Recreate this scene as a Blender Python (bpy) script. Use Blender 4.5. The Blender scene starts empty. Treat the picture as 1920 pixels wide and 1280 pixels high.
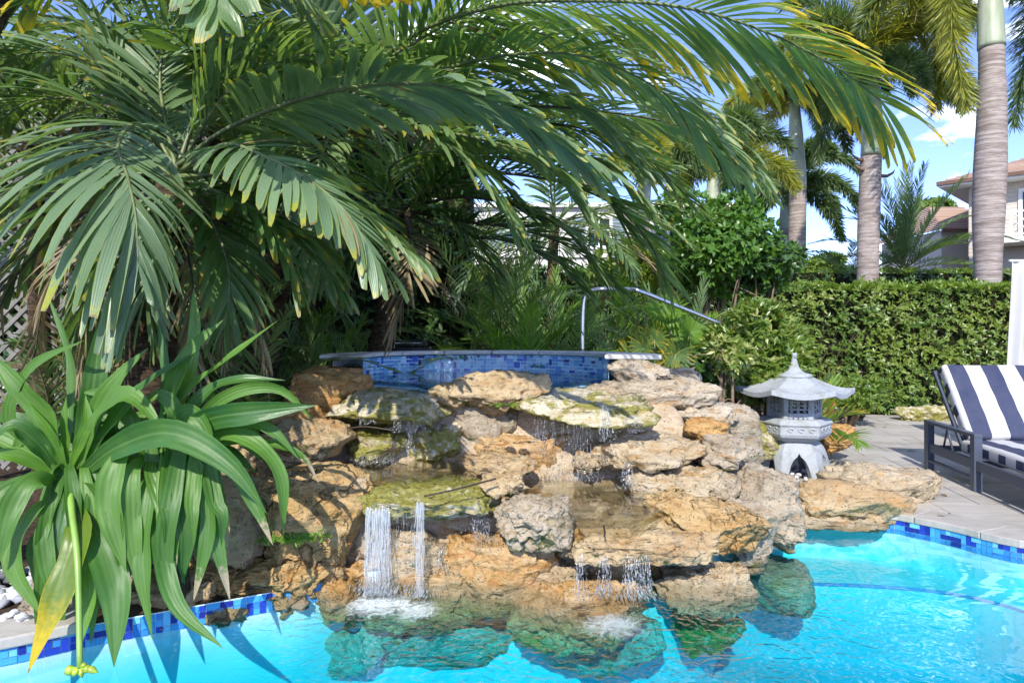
import bpy, bmesh, math, random
import numpy as np
from mathutils import Vector, Matrix
from mathutils.geometry import tessellate_polygon

S = bpy.context.scene
COL = S.collection
R = math.radians
rng = np.random.default_rng(7)
random.seed(7)

# ------------------------------------------------------------------ camera
CAMZ, F, CX, CY = 1.59, 1280.0, 960.0, 622.0
cam = bpy.data.cameras.new("camera")
cam.lens, cam.sensor_width, cam.clip_end, cam.clip_start = 24.0, 36.0, 900.0, 0.05
cam.shift_y = -(640.0 - CY) / 1920.0
camo = bpy.data.objects.new("camera", cam)
camo.location = (0, 0, CAMZ)
camo.rotation_euler = (R(90), 0, 0)
COL.objects.link(camo)
S.camera = camo

# ------------------------------------------------------------------ world, sun, exposure
TO_SUN = Vector((-0.14, -0.78, 0.61)).normalized()
W = bpy.data.worlds.new("World")
S.world = W
W.use_nodes = True
wn, wl = W.node_tree.nodes, W.node_tree.links
wn.clear()
wo = wn.new("ShaderNodeOutputWorld")
bg = wn.new("ShaderNodeBackground")
sky = wn.new("ShaderNodeTexSky")
sky.sky_type = 'NISHITA'
sky.sun_disc = False
sky.sun_elevation = math.asin(TO_SUN.z)
sky.sun_rotation = math.atan2(TO_SUN.x, TO_SUN.y)
sky.air_density, sky.dust_density, sky.ozone_density = 0.60, 0.0, 2.0
sky.altitude = 300.0
bg.inputs[1].default_value = 0.148
geo = wn.new("ShaderNodeTexCoord")
mp = wn.new("ShaderNodeMapping")
mp.inputs['Scale'].default_value = (1.0, 1.0, 2.6)
mp.inputs['Location'].default_value = (5.16, 8.03, 3.21)
wl.new(geo.outputs['Generated'], mp.inputs[0])
cn = wn.new("ShaderNodeTexNoise")
cn.inputs['Scale'].default_value = 4.2
cn.inputs['Detail'].default_value = 9.0
cn.inputs['Roughness'].default_value = 0.58
wl.new(mp.outputs[0], cn.inputs['Vector'])
cr = wn.new("ShaderNodeValToRGB")
cr.color_ramp.elements[0].position, cr.color_ramp.elements[1].position = 0.555, 0.71
wl.new(cn.outputs[0], cr.inputs[0])
cm = wn.new("ShaderNodeMix")
cm.data_type = 'RGBA'
cm.inputs[7].default_value = (7.6, 7.8, 8.1, 1)
wl.new(cr.outputs[0], cm.inputs[0])
hs = wn.new("ShaderNodeHueSaturation")
hs.inputs['Saturation'].default_value = 1.04
hs.inputs['Value'].default_value = 1.0
wl.new(sky.outputs[0], hs.inputs['Color'])
tint = wn.new("ShaderNodeMix")
tint.data_type, tint.blend_type = 'RGBA', 'MULTIPLY'
tint.inputs[0].default_value = 1.0
tint.inputs[7].default_value = (0.76, 0.70, 0.86, 1)
wl.new(hs.outputs[0], tint.inputs[6])
wl.new(tint.outputs[2], cm.inputs[6])
wl.new(cm.outputs[2], bg.inputs[0])
wl.new(bg.outputs[0], wo.inputs[0])

sl = bpy.data.lights.new("sun", 'SUN')
sl.energy, sl.angle, sl.color = 2.0, R(0.55), (1.0, 0.95, 0.87)
so = bpy.data.objects.new("sun", sl)
so.rotation_euler = (-TO_SUN).to_track_quat('-Z', 'Y').to_euler()
so.location = TO_SUN * 60
COL.objects.link(so)

S.view_settings.view_transform = 'Standard'
S.view_settings.look = 'None'
S.view_settings.exposure = 1.72
S.view_settings.gamma = 1.0
S.view_settings.use_curve_mapping = False
S.render.engine = 'CYCLES'
cy = S.cycles
cy.max_bounces, cy.diffuse_bounces, cy.glossy_bounces = 8, 4, 3
cy.transmission_bounces, cy.transparent_max_bounces, cy.volume_bounces = 4, 12, 0
cy.caustics_reflective = cy.caustics_refractive = False
cy.sample_clamp_indirect = 6.0
cy.use_denoising = True
cy.use_adaptive_sampling = True
cy.adaptive_threshold = 0.015


# ------------------------------------------------------------------ helpers
def P(px, py, d):
    """point seen at photo pixel (px, py), d metres into the scene"""
    return np.array(((px - CX) / F * d, d, CAMZ - (py - CY) / F * d))


def PZ(px, py, z):
    """point of the level z seen at photo pixel (px, py)"""
    return P(px, py, F * (CAMZ - z) / (py - CY))


def smooth(a, b, x):
    t = np.clip((x - a) / (b - a), 0, 1)
    return t * t * (3 - 2 * t)


def unit(a):
    return a / np.maximum(np.linalg.norm(a, axis=-1, keepdims=True), 1e-9)


_perm = np.random.default_rng(3).permutation(512)
_perm = np.concatenate([_perm, _perm, _perm])
_grad = unit(np.random.default_rng(4).normal(size=(512, 3)))


def noise(p):
    """gradient noise, p (n,3) -> about -0.7..0.7"""
    p = np.asarray(p, float)
    i = np.floor(p).astype(int)
    f = p - i
    u = f * f * f * (f * (f * 6 - 15) + 10)
    i &= 511
    out = 0
    for dx in (0, 1):
        for dy in (0, 1):
            for dz in (0, 1):
                h = _perm[_perm[_perm[(i[:, 0] + dx) & 511] + ((i[:, 1] + dy) & 511)] + ((i[:, 2] + dz) & 511)]
                g = _grad[h]
                w = (np.where(dx, u[:, 0], 1 - u[:, 0]) * np.where(dy, u[:, 1], 1 - u[:, 1])
                     * np.where(dz, u[:, 2], 1 - u[:, 2]))
                out = out + w * ((f - (dx, dy, dz)) * g).sum(1)
    return out * 1.6


def fbm(p, o=4, lac=2.1, gain=0.5):
    s, a = 0, 1.0
    for k in range(o):
        s = s + a * noise(p + 17.3 * k)
        p = p * lac
        a *= gain
    return s


def mesh_np(name, V, Fq, uv=None, rnd=None, sm=True, mats=(), midx=None):
    """V (n,3); Fq (m,4) or (m,3) array; uv (n,2) and rnd (n,) per vertex"""
    V = np.ascontiguousarray(V, np.float32).reshape(-1, 3)
    Fq = np.ascontiguousarray(Fq, np.int32)
    me = bpy.data.meshes.new(name)
    m, k = Fq.shape
    me.vertices.add(len(V))
    me.vertices.foreach_set('co', V.ravel())
    me.loops.add(m * k)
    me.loops.foreach_set('vertex_index', Fq.ravel())
    me.polygons.add(m)
    me.polygons.foreach_set('loop_start', np.arange(m, dtype=np.int32) * k)
    me.polygons.foreach_set('use_smooth', np.full(m, sm, dtype=bool))
    if midx is not None:
        me.polygons.foreach_set('material_index', np.asarray(midx, np.int32))
    if uv is not None:
        l = me.uv_layers.new(name="UVMap")
        l.data.foreach_set('uv', np.ascontiguousarray(uv, np.float32).reshape(-1, 2)[Fq.ravel()].ravel())
    if rnd is not None:
        a = me.attributes.new('rnd', 'FLOAT', 'POINT')
        a.data.foreach_set('value', np.ascontiguousarray(rnd, np.float32).ravel())
    me.update(calc_edges=True)
    for mt in mats:
        me.materials.append(mt)
    return me


def link(name, me, parent=None, kind=None, label=None, cat=None, group=None, loc=None):
    o = bpy.data.objects.new(name, me)
    COL.objects.link(o)
    if loc is not None:
        o.location = loc
    if parent is not None:
        o.parent = parent
    tag(o, label, cat, group, kind)
    return o


def tag(o, label=None, cat=None, group=None, kind=None):
    if label: o['label'] = label
    if cat: o['category'] = cat
    if group: o['group'] = group
    if kind: o['kind'] = kind
    return o


def thing(name, label, cat, loc=(0, 0, 0), rz=0.0, group=None):
    o = link(name, None, None, None, label, cat, group)
    o.location = loc
    o.rotation_euler = (0, 0, rz)
    o.empty_display_size = 0.1
    return o


class MB:
    """collects primitives into one mesh"""

    def __init__(s):
        s.v, s.f, s.m, s.sm = [], [], [], []

    def add(s, V, Fs, mi=0, sm=False):
        b = len(s.v)
        s.v += [tuple(map(float, p)) for p in V]
        for f in Fs:
            s.f.append([b + i for i in f])
            s.m.append(mi)
            s.sm.append(sm)
        return s

    def box(s, c, h, M=None, mi=0):
        V = [Vector((c[0] + sx * h[0], c[1] + sy * h[1], c[2] + sz * h[2])) for sz in (-1, 1) for sy in (-1, 1) for sx in (-1, 1)]
        if M is not None: V = [M @ p for p in V]
        return s.add(V, [(0, 2, 3, 1), (4, 5, 7, 6), (0, 1, 5, 4), (2, 6, 7, 3), (0, 4, 6, 2), (1, 3, 7, 5)], mi)

    def tube(s, pts, r, n=8, mi=0, cap=True):
        pts = np.array(pts, float)
        k = len(pts)
        rr = np.full(k, r) if np.isscalar(r) else np.array(r)
        T = unit(np.gradient(pts, axis=0))
        a = np.array((0, 0, 1.0)) if abs(T[0][2]) < 0.9 else np.array((1.0, 0, 0))
        V, Fs = [], []
        sd = unit(np.cross(T[0], a))
        for i in range(k):
            sd = unit(sd - (sd @ T[i]) * T[i])
            up = np.cross(sd, T[i])
            for j in range(n):
                t = 2 * math.pi * j / n
                V.append(pts[i] + rr[i] * (math.cos(t) * sd + math.sin(t) * up))
        for i in range(k - 1):
            for j in range(n):
                j2 = (j + 1) % n
                Fs.append((i * n + j, i * n + j2, (i + 1) * n + j2, (i + 1) * n + j))
        if cap:
            Fs.append(tuple(range(n))[::-1])
            Fs.append(tuple((k - 1) * n + j for j in range(n)))
        return s.add(V, Fs, mi, True)

    def lathe(s, prof, n=24, mi=0, sm=True, c=(0, 0, 0), ph=0.0):
        V, Fs = [], []
        k = len(prof)
        for r, z in prof:
            for j in range(n):
                t = 2 * math.pi * j / n + ph
                V.append((c[0] + r * math.cos(t), c[1] + r * math.sin(t), c[2] + z))
        for i in range(k - 1):
            for j in range(n):
                j2 = (j + 1) % n
                Fs.append((i * n + j, i * n + j2, (i + 1) * n + j2, (i + 1) * n + j))
        Fs.append(tuple(range(n))[::-1])
        Fs.append(tuple((k - 1) * n + j for j in range(n)))
        return s.add(V, Fs, mi, sm)

    def prism(s, poly, z0, z1, mi=0, M=None):
        n = len(poly)
        V = [Vector((p[0], p[1], z0)) for p in poly] + [Vector((p[0], p[1], z1)) for p in poly]
        if M is not None: V = [M @ p for p in V]
        Fs = [tuple(range(n))[::-1], tuple(range(n, 2 * n))]
        Fs += [(i, (i + 1) % n, n + (i + 1) % n, n + i) for i in range(n)]
        return s.add(V, Fs, mi)

    def mesh(s, name, mats):
        me = bpy.data.meshes.new(name)
        me.from_pydata(s.v, [], s.f)
        me.polygons.foreach_set('material_index', s.m)
        me.polygons.foreach_set('use_smooth', s.sm)
        for m in (mats if isinstance(mats, (list, tuple)) else [mats]):
            me.materials.append(m)
        me.update()
        return me

    def build(s, name, mats, parent=None, bevel=0.0, seg=2, **kw):
        o = link(name, s.mesh(name, mats), parent, **kw)
        if bevel:
            b = o.modifiers.new("bevel", 'BEVEL')
            b.width, b.segments, b.limit_method, b.angle_limit = bevel, seg, 'ANGLE', R(35)
        return o


# ------------------------------------------------------------------ materials
class NB:
    def __init__(s, name):
        s.mat = bpy.data.materials.new(name)
        s.mat.use_nodes = True
        s.t = s.mat.node_tree
        s.t.nodes.clear()
        s.out = s.n('ShaderNodeOutputMaterial')

    def n(s, ty, **kw):
        nd = s.t.nodes.new(ty)
        for k, v in kw.items():
            if k.startswith('_'):
                setattr(nd, k[1:], v)
        return nd

    def set(s, sock, v):
        if isinstance(v, bpy.types.NodeSocket):
            s.t.links.new(v, sock)
        elif isinstance(v, (tuple, list)) and sock.type == 'RGBA' and len(v) == 3:
            sock.default_value = (*v, 1)
        else:
            sock.default_value = v

    def coord(s, what='Object', scale=None, loc=None):
        o = s.n('ShaderNodeTexCoord').outputs[what]
        if scale is None and loc is None: return o
        m = s.n('ShaderNodeMapping')
        s.t.links.new(o, m.inputs[0])
        if scale is not None: m.inputs['Scale'].default_value = scale if not np.isscalar(scale) else (scale,) * 3
        if loc is not None: m.inputs['Location'].default_value = loc
        return m.outputs[0]

    def wpos(s, scale=None):
        o = s.n('ShaderNodeNewGeometry').outputs['Position']
        if scale is None: return o
        m = s.n('ShaderNodeMapping')
        s.t.links.new(o, m.inputs[0])
        m.inputs['Scale'].default_value = scale if not np.isscalar(scale) else (scale,) * 3
        return m.outputs[0]

    def noise(s, vec, scale, detail=4, rough=0.55, dist=0.0):
        nd = s.n('ShaderNodeTexNoise')
        s.set(nd.inputs['Vector'], vec)
        s.set(nd.inputs['Scale'], scale)
        s.set(nd.inputs['Detail'], detail)
        s.set(nd.inputs['Roughness'], rough)
        s.set(nd.inputs['Distortion'], dist)
        return nd.outputs[0]

    def voro(s, vec, scale, feature='F1', out=0, rand=1.0):
        nd = s.n('ShaderNodeTexVoronoi')
        nd.feature = feature
        s.set(nd.inputs['Vector'], vec)
        s.set(nd.inputs['Scale'], scale)
        s.set(nd.inputs['Randomness'], rand)
        return nd.outputs[out]

    def ramp(s, fac, stops):
        nd = s.n('ShaderNodeValToRGB')
        cr = nd.color_ramp
        while len(cr.elements) < len(stops): cr.elements.new(0.5)
        for e, (p, c) in zip(cr.elements, stops):
            e.position = p
            e.color = (c, c, c, 1) if np.isscalar(c) else (*c, 1)
        s.set(nd.inputs[0], fac)
        return nd.outputs[0]

    def mix(s, fac, a, b, blend='MIX'):
        nd = s.n('ShaderNodeMix')
        nd.data_type = 'RGBA'
        nd.blend_type = blend
        s.set(nd.inputs[0], fac)
        s.set(nd.inputs[6], a)
        s.set(nd.inputs[7], b)
        return nd.outputs[2]

    def math(s, op, a, b=0.0, c=0.0, clamp=False):
        nd = s.n('ShaderNodeMath')
        nd.operation = op
        nd.use_clamp = clamp
        s.set(nd.inputs[0], a)
        s.set(nd.inputs[1], b)
        s.set(nd.inputs[2], c)
        return nd.outputs[0]

    def sep(s, vec):
        nd = s.n('ShaderNodeSeparateXYZ')
        s.set(nd.inputs[0], vec)
        return nd.outputs

    def sstep(s, x, a, b):
        nd = s.n('ShaderNodeMapRange')
        nd.interpolation_type = 'SMOOTHSTEP'
        s.set(nd.inputs[0], x)
        nd.inputs[1].default_value, nd.inputs[2].default_value = a, b
        return nd.outputs[0]

    def attr(s, name, out='Fac'):
        nd = s.n('ShaderNodeAttribute')
        nd.attribute_name = name
        return nd.outputs[out]

    def bump(s, h, strength=0.5, dist=0.02, normal=None):
        nd = s.n('ShaderNodeBump')
        s.set(nd.inputs['Height'], h)
        s.set(nd.inputs['Strength'], strength)
        s.set(nd.inputs['Distance'], dist)
        if normal is not None: s.set(nd.inputs['Normal'], normal)
        return nd.outputs[0]

    def pbr(s, col, rough=0.6, normal=None, spec=0.5, metal=0.0, **kw):
        b = s.n('ShaderNodeBsdfPrincipled')
        s.set(b.inputs['Base Color'], col)
        s.set(b.inputs['Roughness'], rough)
        s.set(b.inputs['Specular IOR Level'], spec)
        s.set(b.inputs['Metallic'], metal)
        if normal is not None: s.set(b.inputs['Normal'], normal)
        for k, v in kw.items(): s.set(b.inputs[k], v)
        return b.outputs[0]

    def done(s, sh, vol=None):
        if sh is not None: s.t.links.new(sh, s.out.inputs['Surface'])
        if vol is not None: s.t.links.new(vol, s.out.inputs['Volume'])
        return s.mat

    def mixsh(s, fac, a, b):
        nd = s.n('ShaderNodeMixShader')
        s.set(nd.inputs[0], fac)
        s.set(nd.inputs[1], a)
        s.set(nd.inputs[2], b)
        return nd.outputs[0]


def leaf_mat(name, c1, c2, tip=None, tip0=0.8, tip1=1.0, edge=None, rough=0.42, trans=0.35, tcol=None, veins=5.0, back=None, spec=0.6, midrib=None, blotch=0.0, blotch_col=(0.5, 0.36, 0.03)):
    b = NB(name)
    r = b.attr('rnd')
    uv = b.n('ShaderNodeUVMap').outputs[0]
    u, v, _ = b.sep(uv)
    col = b.mix(r, c1, c2)
    big = b.noise(b.wpos(), 9.0, 3)
    col = b.mix(b.math('MULTIPLY', b.sstep(big, 0.35, 0.75), 0.45), col, b.mix(0.5, c2, (c2[0] * 0.55, c2[1] * 0.6, c2[2] * 0.6)))
    ue = b.math('ABSOLUTE', b.math('SUBTRACT', u, 0.5))
    if midrib is not None:
        col = b.mix(b.math('MULTIPLY', b.sstep(ue, 0.05, 0.0), 0.7), col, midrib)
    fine = b.noise(b.wpos(), 38.0, 3)
    if blotch:
        bl = b.math('MULTIPLY', b.sstep(b.math('ADD', b.math('MULTIPLY', fine, 0.5), b.math('MULTIPLY', ue, 0.75)), 0.50, 0.62), b.sstep(b.math('ADD', r, b.math('MULTIPLY', v, 0.6)), 1.25 - blotch, 1.5 - blotch))
        col = b.mix(bl, col, blotch_col)
    if edge is not None:
        e = b.sstep(b.math('ADD', b.math('ADD', ue, b.math('MULTIPLY', v, 0.16)), b.math('MULTIPLY', fine, 0.12)), 0.60, 0.68)
        col = b.mix(e, col, edge)
    if tip is not None:
        e = b.sstep(b.math('ADD', b.math('ADD', v, b.math('MULTIPLY', b.math('SUBTRACT', r, 0.6), 0.30)), b.math('MULTIPLY', b.math('SUBTRACT', fine, 0.5), 0.30)), tip0, tip1)
        col = b.mix(e, col, tip)
        e2 = b.sstep(b.math('ADD', v, b.math('MULTIPLY', b.math('SUBTRACT', fine, 0.5), 0.12)), 0.975, 1.0)
        col = b.mix(b.math('MULTIPLY', e2, 0.8), col, (0.16, 0.10, 0.05))
    nrm = None
    if veins:
        wv = b.math('SINE', b.math('MULTIPLY', u, veins * 6.283))
        nrm = b.bump(b.math('ADD', wv, b.math('MULTIPLY', big, 6.0)), 0.2, 0.004)
    pb = b.pbr(col, rough, nrm, spec)
    tr = b.n('ShaderNodeBsdfTranslucent')
    b.set(tr.inputs[0], b.mix(1.0, col, tcol or (1.9, 2.0, 0.75), 'MULTIPLY'))
    if nrm is not None: b.set(tr.inputs['Normal'], nrm)
    return b.done(b.mixsh(trans, pb, tr.outputs[0]))


def plain(name, col, rough=0.6, metal=0.0, var=0.12, scale=14.0, bump=0.0, spec=0.5):
    b = NB(name)
    n = b.noise(b.coord(), scale, 5)
    c = b.mix(b.sstep(n, 0.3, 0.7), tuple(x * (1 - var) for x in col), tuple(min(1, x * (1 + var)) for x in col))
    nr = b.bump(b.noise(b.coord(), scale * 6, 4), bump, 0.01) if bump else None
    return b.done(b.pbr(c, rough, nr, spec, metal))


def rock_mat(name, base, second, stain, moss=0.25, mosscol=(0.075, 0.082, 0.012), dark=0.4, white=0.25, rough=0.62, mosstop=0.0, seed=0.0, wet=0.0, cracks=0.0):
    b = NB(name)
    p0 = b.wpos()
    mp_ = b.n('ShaderNodeMapping')
    b.set(mp_.inputs[0], p0)
    mp_.inputs['Location'].default_value = (seed, seed * 0.7, seed * 1.3)
    p = mp_.outputs[0]
    strat = b.n('ShaderNodeMapping')
    b.set(strat.inputs[0], p)
    strat.inputs['Scale'].default_value = (0.7, 0.7, 2.3)
    ps = strat.outputs[0]
    a = b.noise(ps, 3.2, 6, 0.62, 0.4)
    c = b.mix(b.sstep(a, 0.38, 0.62), base, second)
    s2 = b.noise(ps, 6.0, 6, 0.65, 0.8)
    c = b.mix(b.math('MULTIPLY', b.sstep(s2, 0.52, 0.68), 0.85), c, stain)
    w = b.noise(p, 5.0, 5, 0.7)
    c = b.mix(b.math('MULTIPLY', b.sstep(w, 0.50, 0.66), white), c, (0.54, 0.47, 0.36))
    grit = b.noise(p, 60.0, 5, 0.75)
    c = b.mix(b.math('MULTIPLY', b.sstep(grit, 0.42, 0.72), 0.30), c, b.mix(0.5, c, (0.48, 0.40, 0.29)))
    nz = b.sep(b.n('ShaderNodeNewGeometry').outputs['Normal'])[2]
    mn = b.noise(p, 7.0, 6, 0.7)
    if mosstop:
        mm = b.sstep(b.math('ADD', mn, b.math('MULTIPLY', nz, 0.10)), 0.66 - mosstop * 0.36, 0.76 - mosstop * 0.30)
    else:
        mm = b.sstep(b.math('SUBTRACT', mn, b.math('MULTIPLY', nz, 0.12)), 0.68 - moss * 0.3, 0.78 - moss * 0.3)
    mc = b.mix(b.noise(p, 40.0, 3), mosscol, tuple(x * 1.9 for x in mosscol))
    c = b.mix(b.math('MULTIPLY', mm, 0.85), c, mc)
    dk = b.noise(p, 11.0, 6, 0.72)
    c = b.mix(b.math('MULTIPLY', b.sstep(dk, 0.55, 0.68), dark), c, (0.035, 0.032, 0.024))
    pits = b.voro(p, 34.0)
    c = b.mix(b.math('MULTIPLY', b.sstep(pits, 0.24, 0.08), dark * 0.9), c, (0.03, 0.026, 0.02))
    h = b.math('ADD', b.math('MULTIPLY', b.noise(p, 18.0, 8, 0.68), 1.0), b.math('MULTIPLY', b.sstep(pits, 0.0, 0.3), 0.32))
    h = b.math('ADD', h, b.math('MULTIPLY', b.noise(ps, 7.0, 6, 0.6), 1.2))
    if cracks:
        pw = b.n('ShaderNodeVectorMath')
        pw.operation = 'ADD'
        b.set(pw.inputs[0], p)
        nn = b.n('ShaderNodeTexNoise')
        nn.inputs['Scale'].default_value = 4.0
        b.set(nn.inputs['Vector'], p)
        sc = b.n('ShaderNodeVectorMath')
        sc.operation = 'SCALE'
        b.set(sc.inputs[0], nn.outputs[1])
        sc.inputs['Scale'].default_value = 0.55
        b.set(pw.inputs[1], sc.outputs[0])
        ck = b.math('ADD', b.voro(pw.outputs[0], 3.4, 'DISTANCE_TO_EDGE'), b.math('MULTIPLY', b.sstep(b.noise(p, 3.0, 4), 0.42, 0.62), 0.05))
        c = b.mix(b.math('MULTIPLY', b.sstep(ck, 0.026, 0.004), cracks), c, (0.03, 0.027, 0.012))
        h = b.math('ADD', h, b.math('MULTIPLY', b.sstep(ck, 0.0, 0.07), 1.2))
    nr = b.bump(h, 1.0, 0.036)
    zw = b.sep(p0)[2]
    wl = b.sstep(b.math('ADD', zw, b.math('MULTIPLY', b.math('SUBTRACT', b.noise(p, 9.0, 4), 0.5), 0.10)), -0.02, -0.10)
    wl = b.math('MULTIPLY', wl, b.sstep(zw, -0.32, -0.17))
    c = b.mix(b.math('MULTIPLY', wl, 0.6), c, b.mix(b.noise(p, 14.0, 4), (0.06, 0.062, 0.025), (0.22, 0.17, 0.08)))
    rg = rough
    if wet:
        rg = b.math('SUBTRACT', rough, b.math('MULTIPLY', b.sstep(b.noise(p, 4.0, 3), 0.4, 0.6), wet))
    return b.done(b.pbr(c, rg, nr, 0.5))
# ------------------------------------------------------------------ shared materials
M = {}
M['steel'] = plain('brushed_steel', (0.62, 0.62, 0.60), 0.28, 1.0, 0.06, 30)
M['granite'] = None
b = NB('grey_granite')
sp = b.noise(b.coord(), 160.0, 2, 0.8)
c = b.mix(b.sstep(sp, 0.35, 0.65), (0.25, 0.27, 0.285), (0.43, 0.455, 0.47))
wt = b.noise(b.coord(), 7.0, 5)
c = b.mix(b.math('MULTIPLY', b.sstep(wt, 0.48, 0.66), 0.5), c, (0.22, 0.23, 0.18))
M['granite'] = b.done(b.pbr(c, 0.75, b.bump(sp, 0.2, 0.004), 0.3))
b = NB('silver_travertine')
r = b.attr('rnd')
p = b.wpos((1.0, 5.0, 1.0))
v1 = b.noise(p, 2.2, 7, 0.65, 0.6)
c = b.mix(b.sstep(v1, 0.35, 0.65), (0.36, 0.335, 0.295), (0.50, 0.47, 0.42))
ob = b.n('ShaderNodeObjectInfo').outputs['Random']
c = b.mix(0.35, c, b.mix(ob, (0.29, 0.26, 0.225), (0.50, 0.46, 0.41)))
pt = b.noise(b.wpos((1.0, 3.0, 1.0)), 26.0, 6, 0.7)
c = b.mix(b.math('MULTIPLY', b.sstep(pt, 0.58, 0.70), 0.45), c, (0.19, 0.17, 0.15))
st = b.noise(b.wpos(), 1.3, 5, 0.6)
c = b.mix(b.math('MULTIPLY', b.sstep(st, 0.48, 0.66), 0.45), c, (0.22, 0.19, 0.16))
M['travertine'] = b.done(b.pbr(c, 0.55, b.bump(b.math('ADD', pt, v1), 0.35, 0.006), 0.4))

b = NB('mulch_soil')
n1 = b.noise(b.wpos(), 22.0, 8, 0.75)
c = b.mix(b.sstep(n1, 0.35, 0.65), (0.030, 0.020, 0.013), (0.13, 0.085, 0.055))
M['soil'] = b.done(b.pbr(c, 0.9, b.bump(n1, 1.0, 0.05), 0.2))

b = NB('pool_plaster')
n1 = b.noise(b.wpos(), 1.6, 5)
c = b.mix(b.sstep(n1, 0.3, 0.7), (0.60, 0.82, 0.86), (0.70, 0.88, 0.91))
M['plaster'] = b.done(b.pbr(c, 0.7))

M['grout'] = plain('pale_grout', (0.74, 0.80, 0.84), 0.8)
TILE_COL = [(0.05, 0.13, 0.52), (0.14, 0.34, 0.66), (0.28, 0.54, 0.76), (0.42, 0.66, 0.80), (0.18, 0.44, 0.66), (0.03, 0.05, 0.20)]
TM = [plain('mosaic_glass_%s' % n, c_, 0.12, 0, 0.10, 9, 0, 0.6) for n, c_ in zip(('cobalt', 'blue', 'sky', 'pale', 'teal', 'navy'), TILE_COL)]
PT_COL = [(0.02, 0.05, 0.40), (0.04, 0.22, 0.62), (0.07, 0.36, 0.70), (0.16, 0.50, 0.78), (0.05, 0.30, 0.62), (0.015, 0.03, 0.25)]
PTM = [plain('pool_glass_%s' % n, c_, 0.15, 0, 0.10, 9, 0, 0.6) for n, c_ in zip(('cobalt', 'blue', 'sky', 'pale', 'teal', 'navy'), PT_COL)]


def water_mat(name, density, absorb, rip, foam_at=(), power=4.0, stretch=(1, 1, 1), rings=(), film=None):
    b = NB(name)
    pos = b.wpos()
    p = b.wpos(stretch)
    h = b.math('MULTIPLY', b.noise(p, 1.7, 2, 0.40, 0.3), 1.1)
    h = b.math('ADD', h, b.math('MULTIPLY', b.noise(p, 6.0, 2, 0.5, 0.5), 0.10))
    near = None
    for (x, y, amp, reach) in rings:
        d = b.n('ShaderNodeVectorMath')
        d.operation = 'DISTANCE'
        b.set(d.inputs[0], pos)
        d.inputs[1].default_value = (x, y, -0.14)
        dist = d.outputs['Value']
        fade = b.sstep(dist, reach, 0.1)
        wob = b.math('MULTIPLY', b.noise(pos, 3.5, 3), 1.6)
        wv = b.math('SINE', b.math('MULTIPLY', b.math('ADD', dist, wob), 27.0))
        h = b.math('ADD', h, b.math('MULTIPLY', b.math('MULTIPLY', wv, fade), amp))
        ch = b.math('MULTIPLY', b.noise(pos, 20.0, 3), 1.4 * amp)
        h = b.math('ADD', h, b.math('MULTIPLY', ch, b.sstep(dist, reach * 0.6, 0.05)))
    nr = b.bump(h, 1.0, rip)
    lw = b.n('ShaderNodeLayerWeight')
    lw.inputs[0].default_value = 0.5
    b.set(lw.inputs['Normal'], nr)
    fac = b.math('ADD', b.math('MULTIPLY', b.math('POWER', lw.outputs['Facing'], power), 0.96), 0.02)
    tr = b.n('ShaderNodeBsdfTransparent')
    tr.inputs[0].default_value = (1, 1, 1, 1) if film is None else (*film, 1)
    gl = b.n('ShaderNodeBsdfGlossy')
    gl.inputs['Roughness'].default_value = 0.0
    b.set(gl.inputs['Normal'], nr)
    sh = b.mixsh(fac, tr.outputs[0], gl.outputs[0])
    for (x, y, rad, amt) in foam_at:
        d = b.n('ShaderNodeVectorMath')
        d.operation = 'DISTANCE'
        b.set(d.inputs[0], pos)
        d.inputs[1].default_value = (x, y, -0.14)
        k = b.math('SUBTRACT', b.sstep(d.outputs['Value'], rad, 0.0), b.math('MULTIPLY', b.noise(pos, 13.0, 8, 0.75, 1.5), 1.35))
        k = b.math('MULTIPLY', b.sstep(k, -0.05, 0.42), amt)
        df = b.n('ShaderNodeBsdfDiffuse')
        df.inputs[0].default_value = (0.80, 0.88, 0.90, 1)
        sh = b.mixsh(k, sh, df.outputs[0])
    vol = None
    if density:
        va = b.n('ShaderNodeVolumeAbsorption')
        va.inputs[0].default_value = (*absorb, 1)
        va.inputs[1].default_value = density
        vol = va.outputs[0]
    m = b.done(sh, vol)
    return m


# ------------------------------------------------------------------ pool outline
def spline(pts, n=10, closed=False):
    pts = np.array(pts, float)
    k = len(pts)
    out = []
    rng_ = range(k) if closed else range(k - 1)
    for i in rng_:
        if closed:
            a, b_, c_, d_ = pts[(i - 1) % k], pts[i], pts[(i + 1) % k], pts[(i + 2) % k]
        else:
            b_, c_ = pts[i], pts[i + 1]
            a = pts[i - 1] if i else 2 * b_ - c_
            d_ = pts[i + 2] if i + 2 < k else 2 * c_ - b_
        for j in range(n):
            t = j / n
            out.append(0.5 * (2 * b_ + (c_ - a) * t + (2 * a - 5 * b_ + 4 * c_ - d_) * t * t + (3 * b_ - a - 3 * c_ + d_) * t ** 3))
    if not closed: out.append(pts[-1])
    return np.array(out)


POOL = [(-6.2, 1.6), (-5.2, 2.5), (-4.2, 2.95), (-3.2, 3.25), (-2.66, 3.55), (-2.34, 3.77), (-1.87, 4.04), (-1.38, 4.32), (-0.98, 4.60), (-0.3, 4.72), (0.35, 4.70), (0.95, 4.80), (1.38, 5.02), (1.62, 5.40),
        (1.88, 5.86), (2.21, 6.10), (2.8, 6.10), (3.29, 6.01), (3.48, 5.84), (3.65, 5.60), (3.80, 5.30), (3.98, 5.16), (4.6, 5.0), (6.0, 4.6), (7.4, 3.4),
        (7.4, 1.9), (6.4, 1.2), (0.5, 1.0), (-5.2, 1.0)]
PO = spline(POOL, 8, True)


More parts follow.
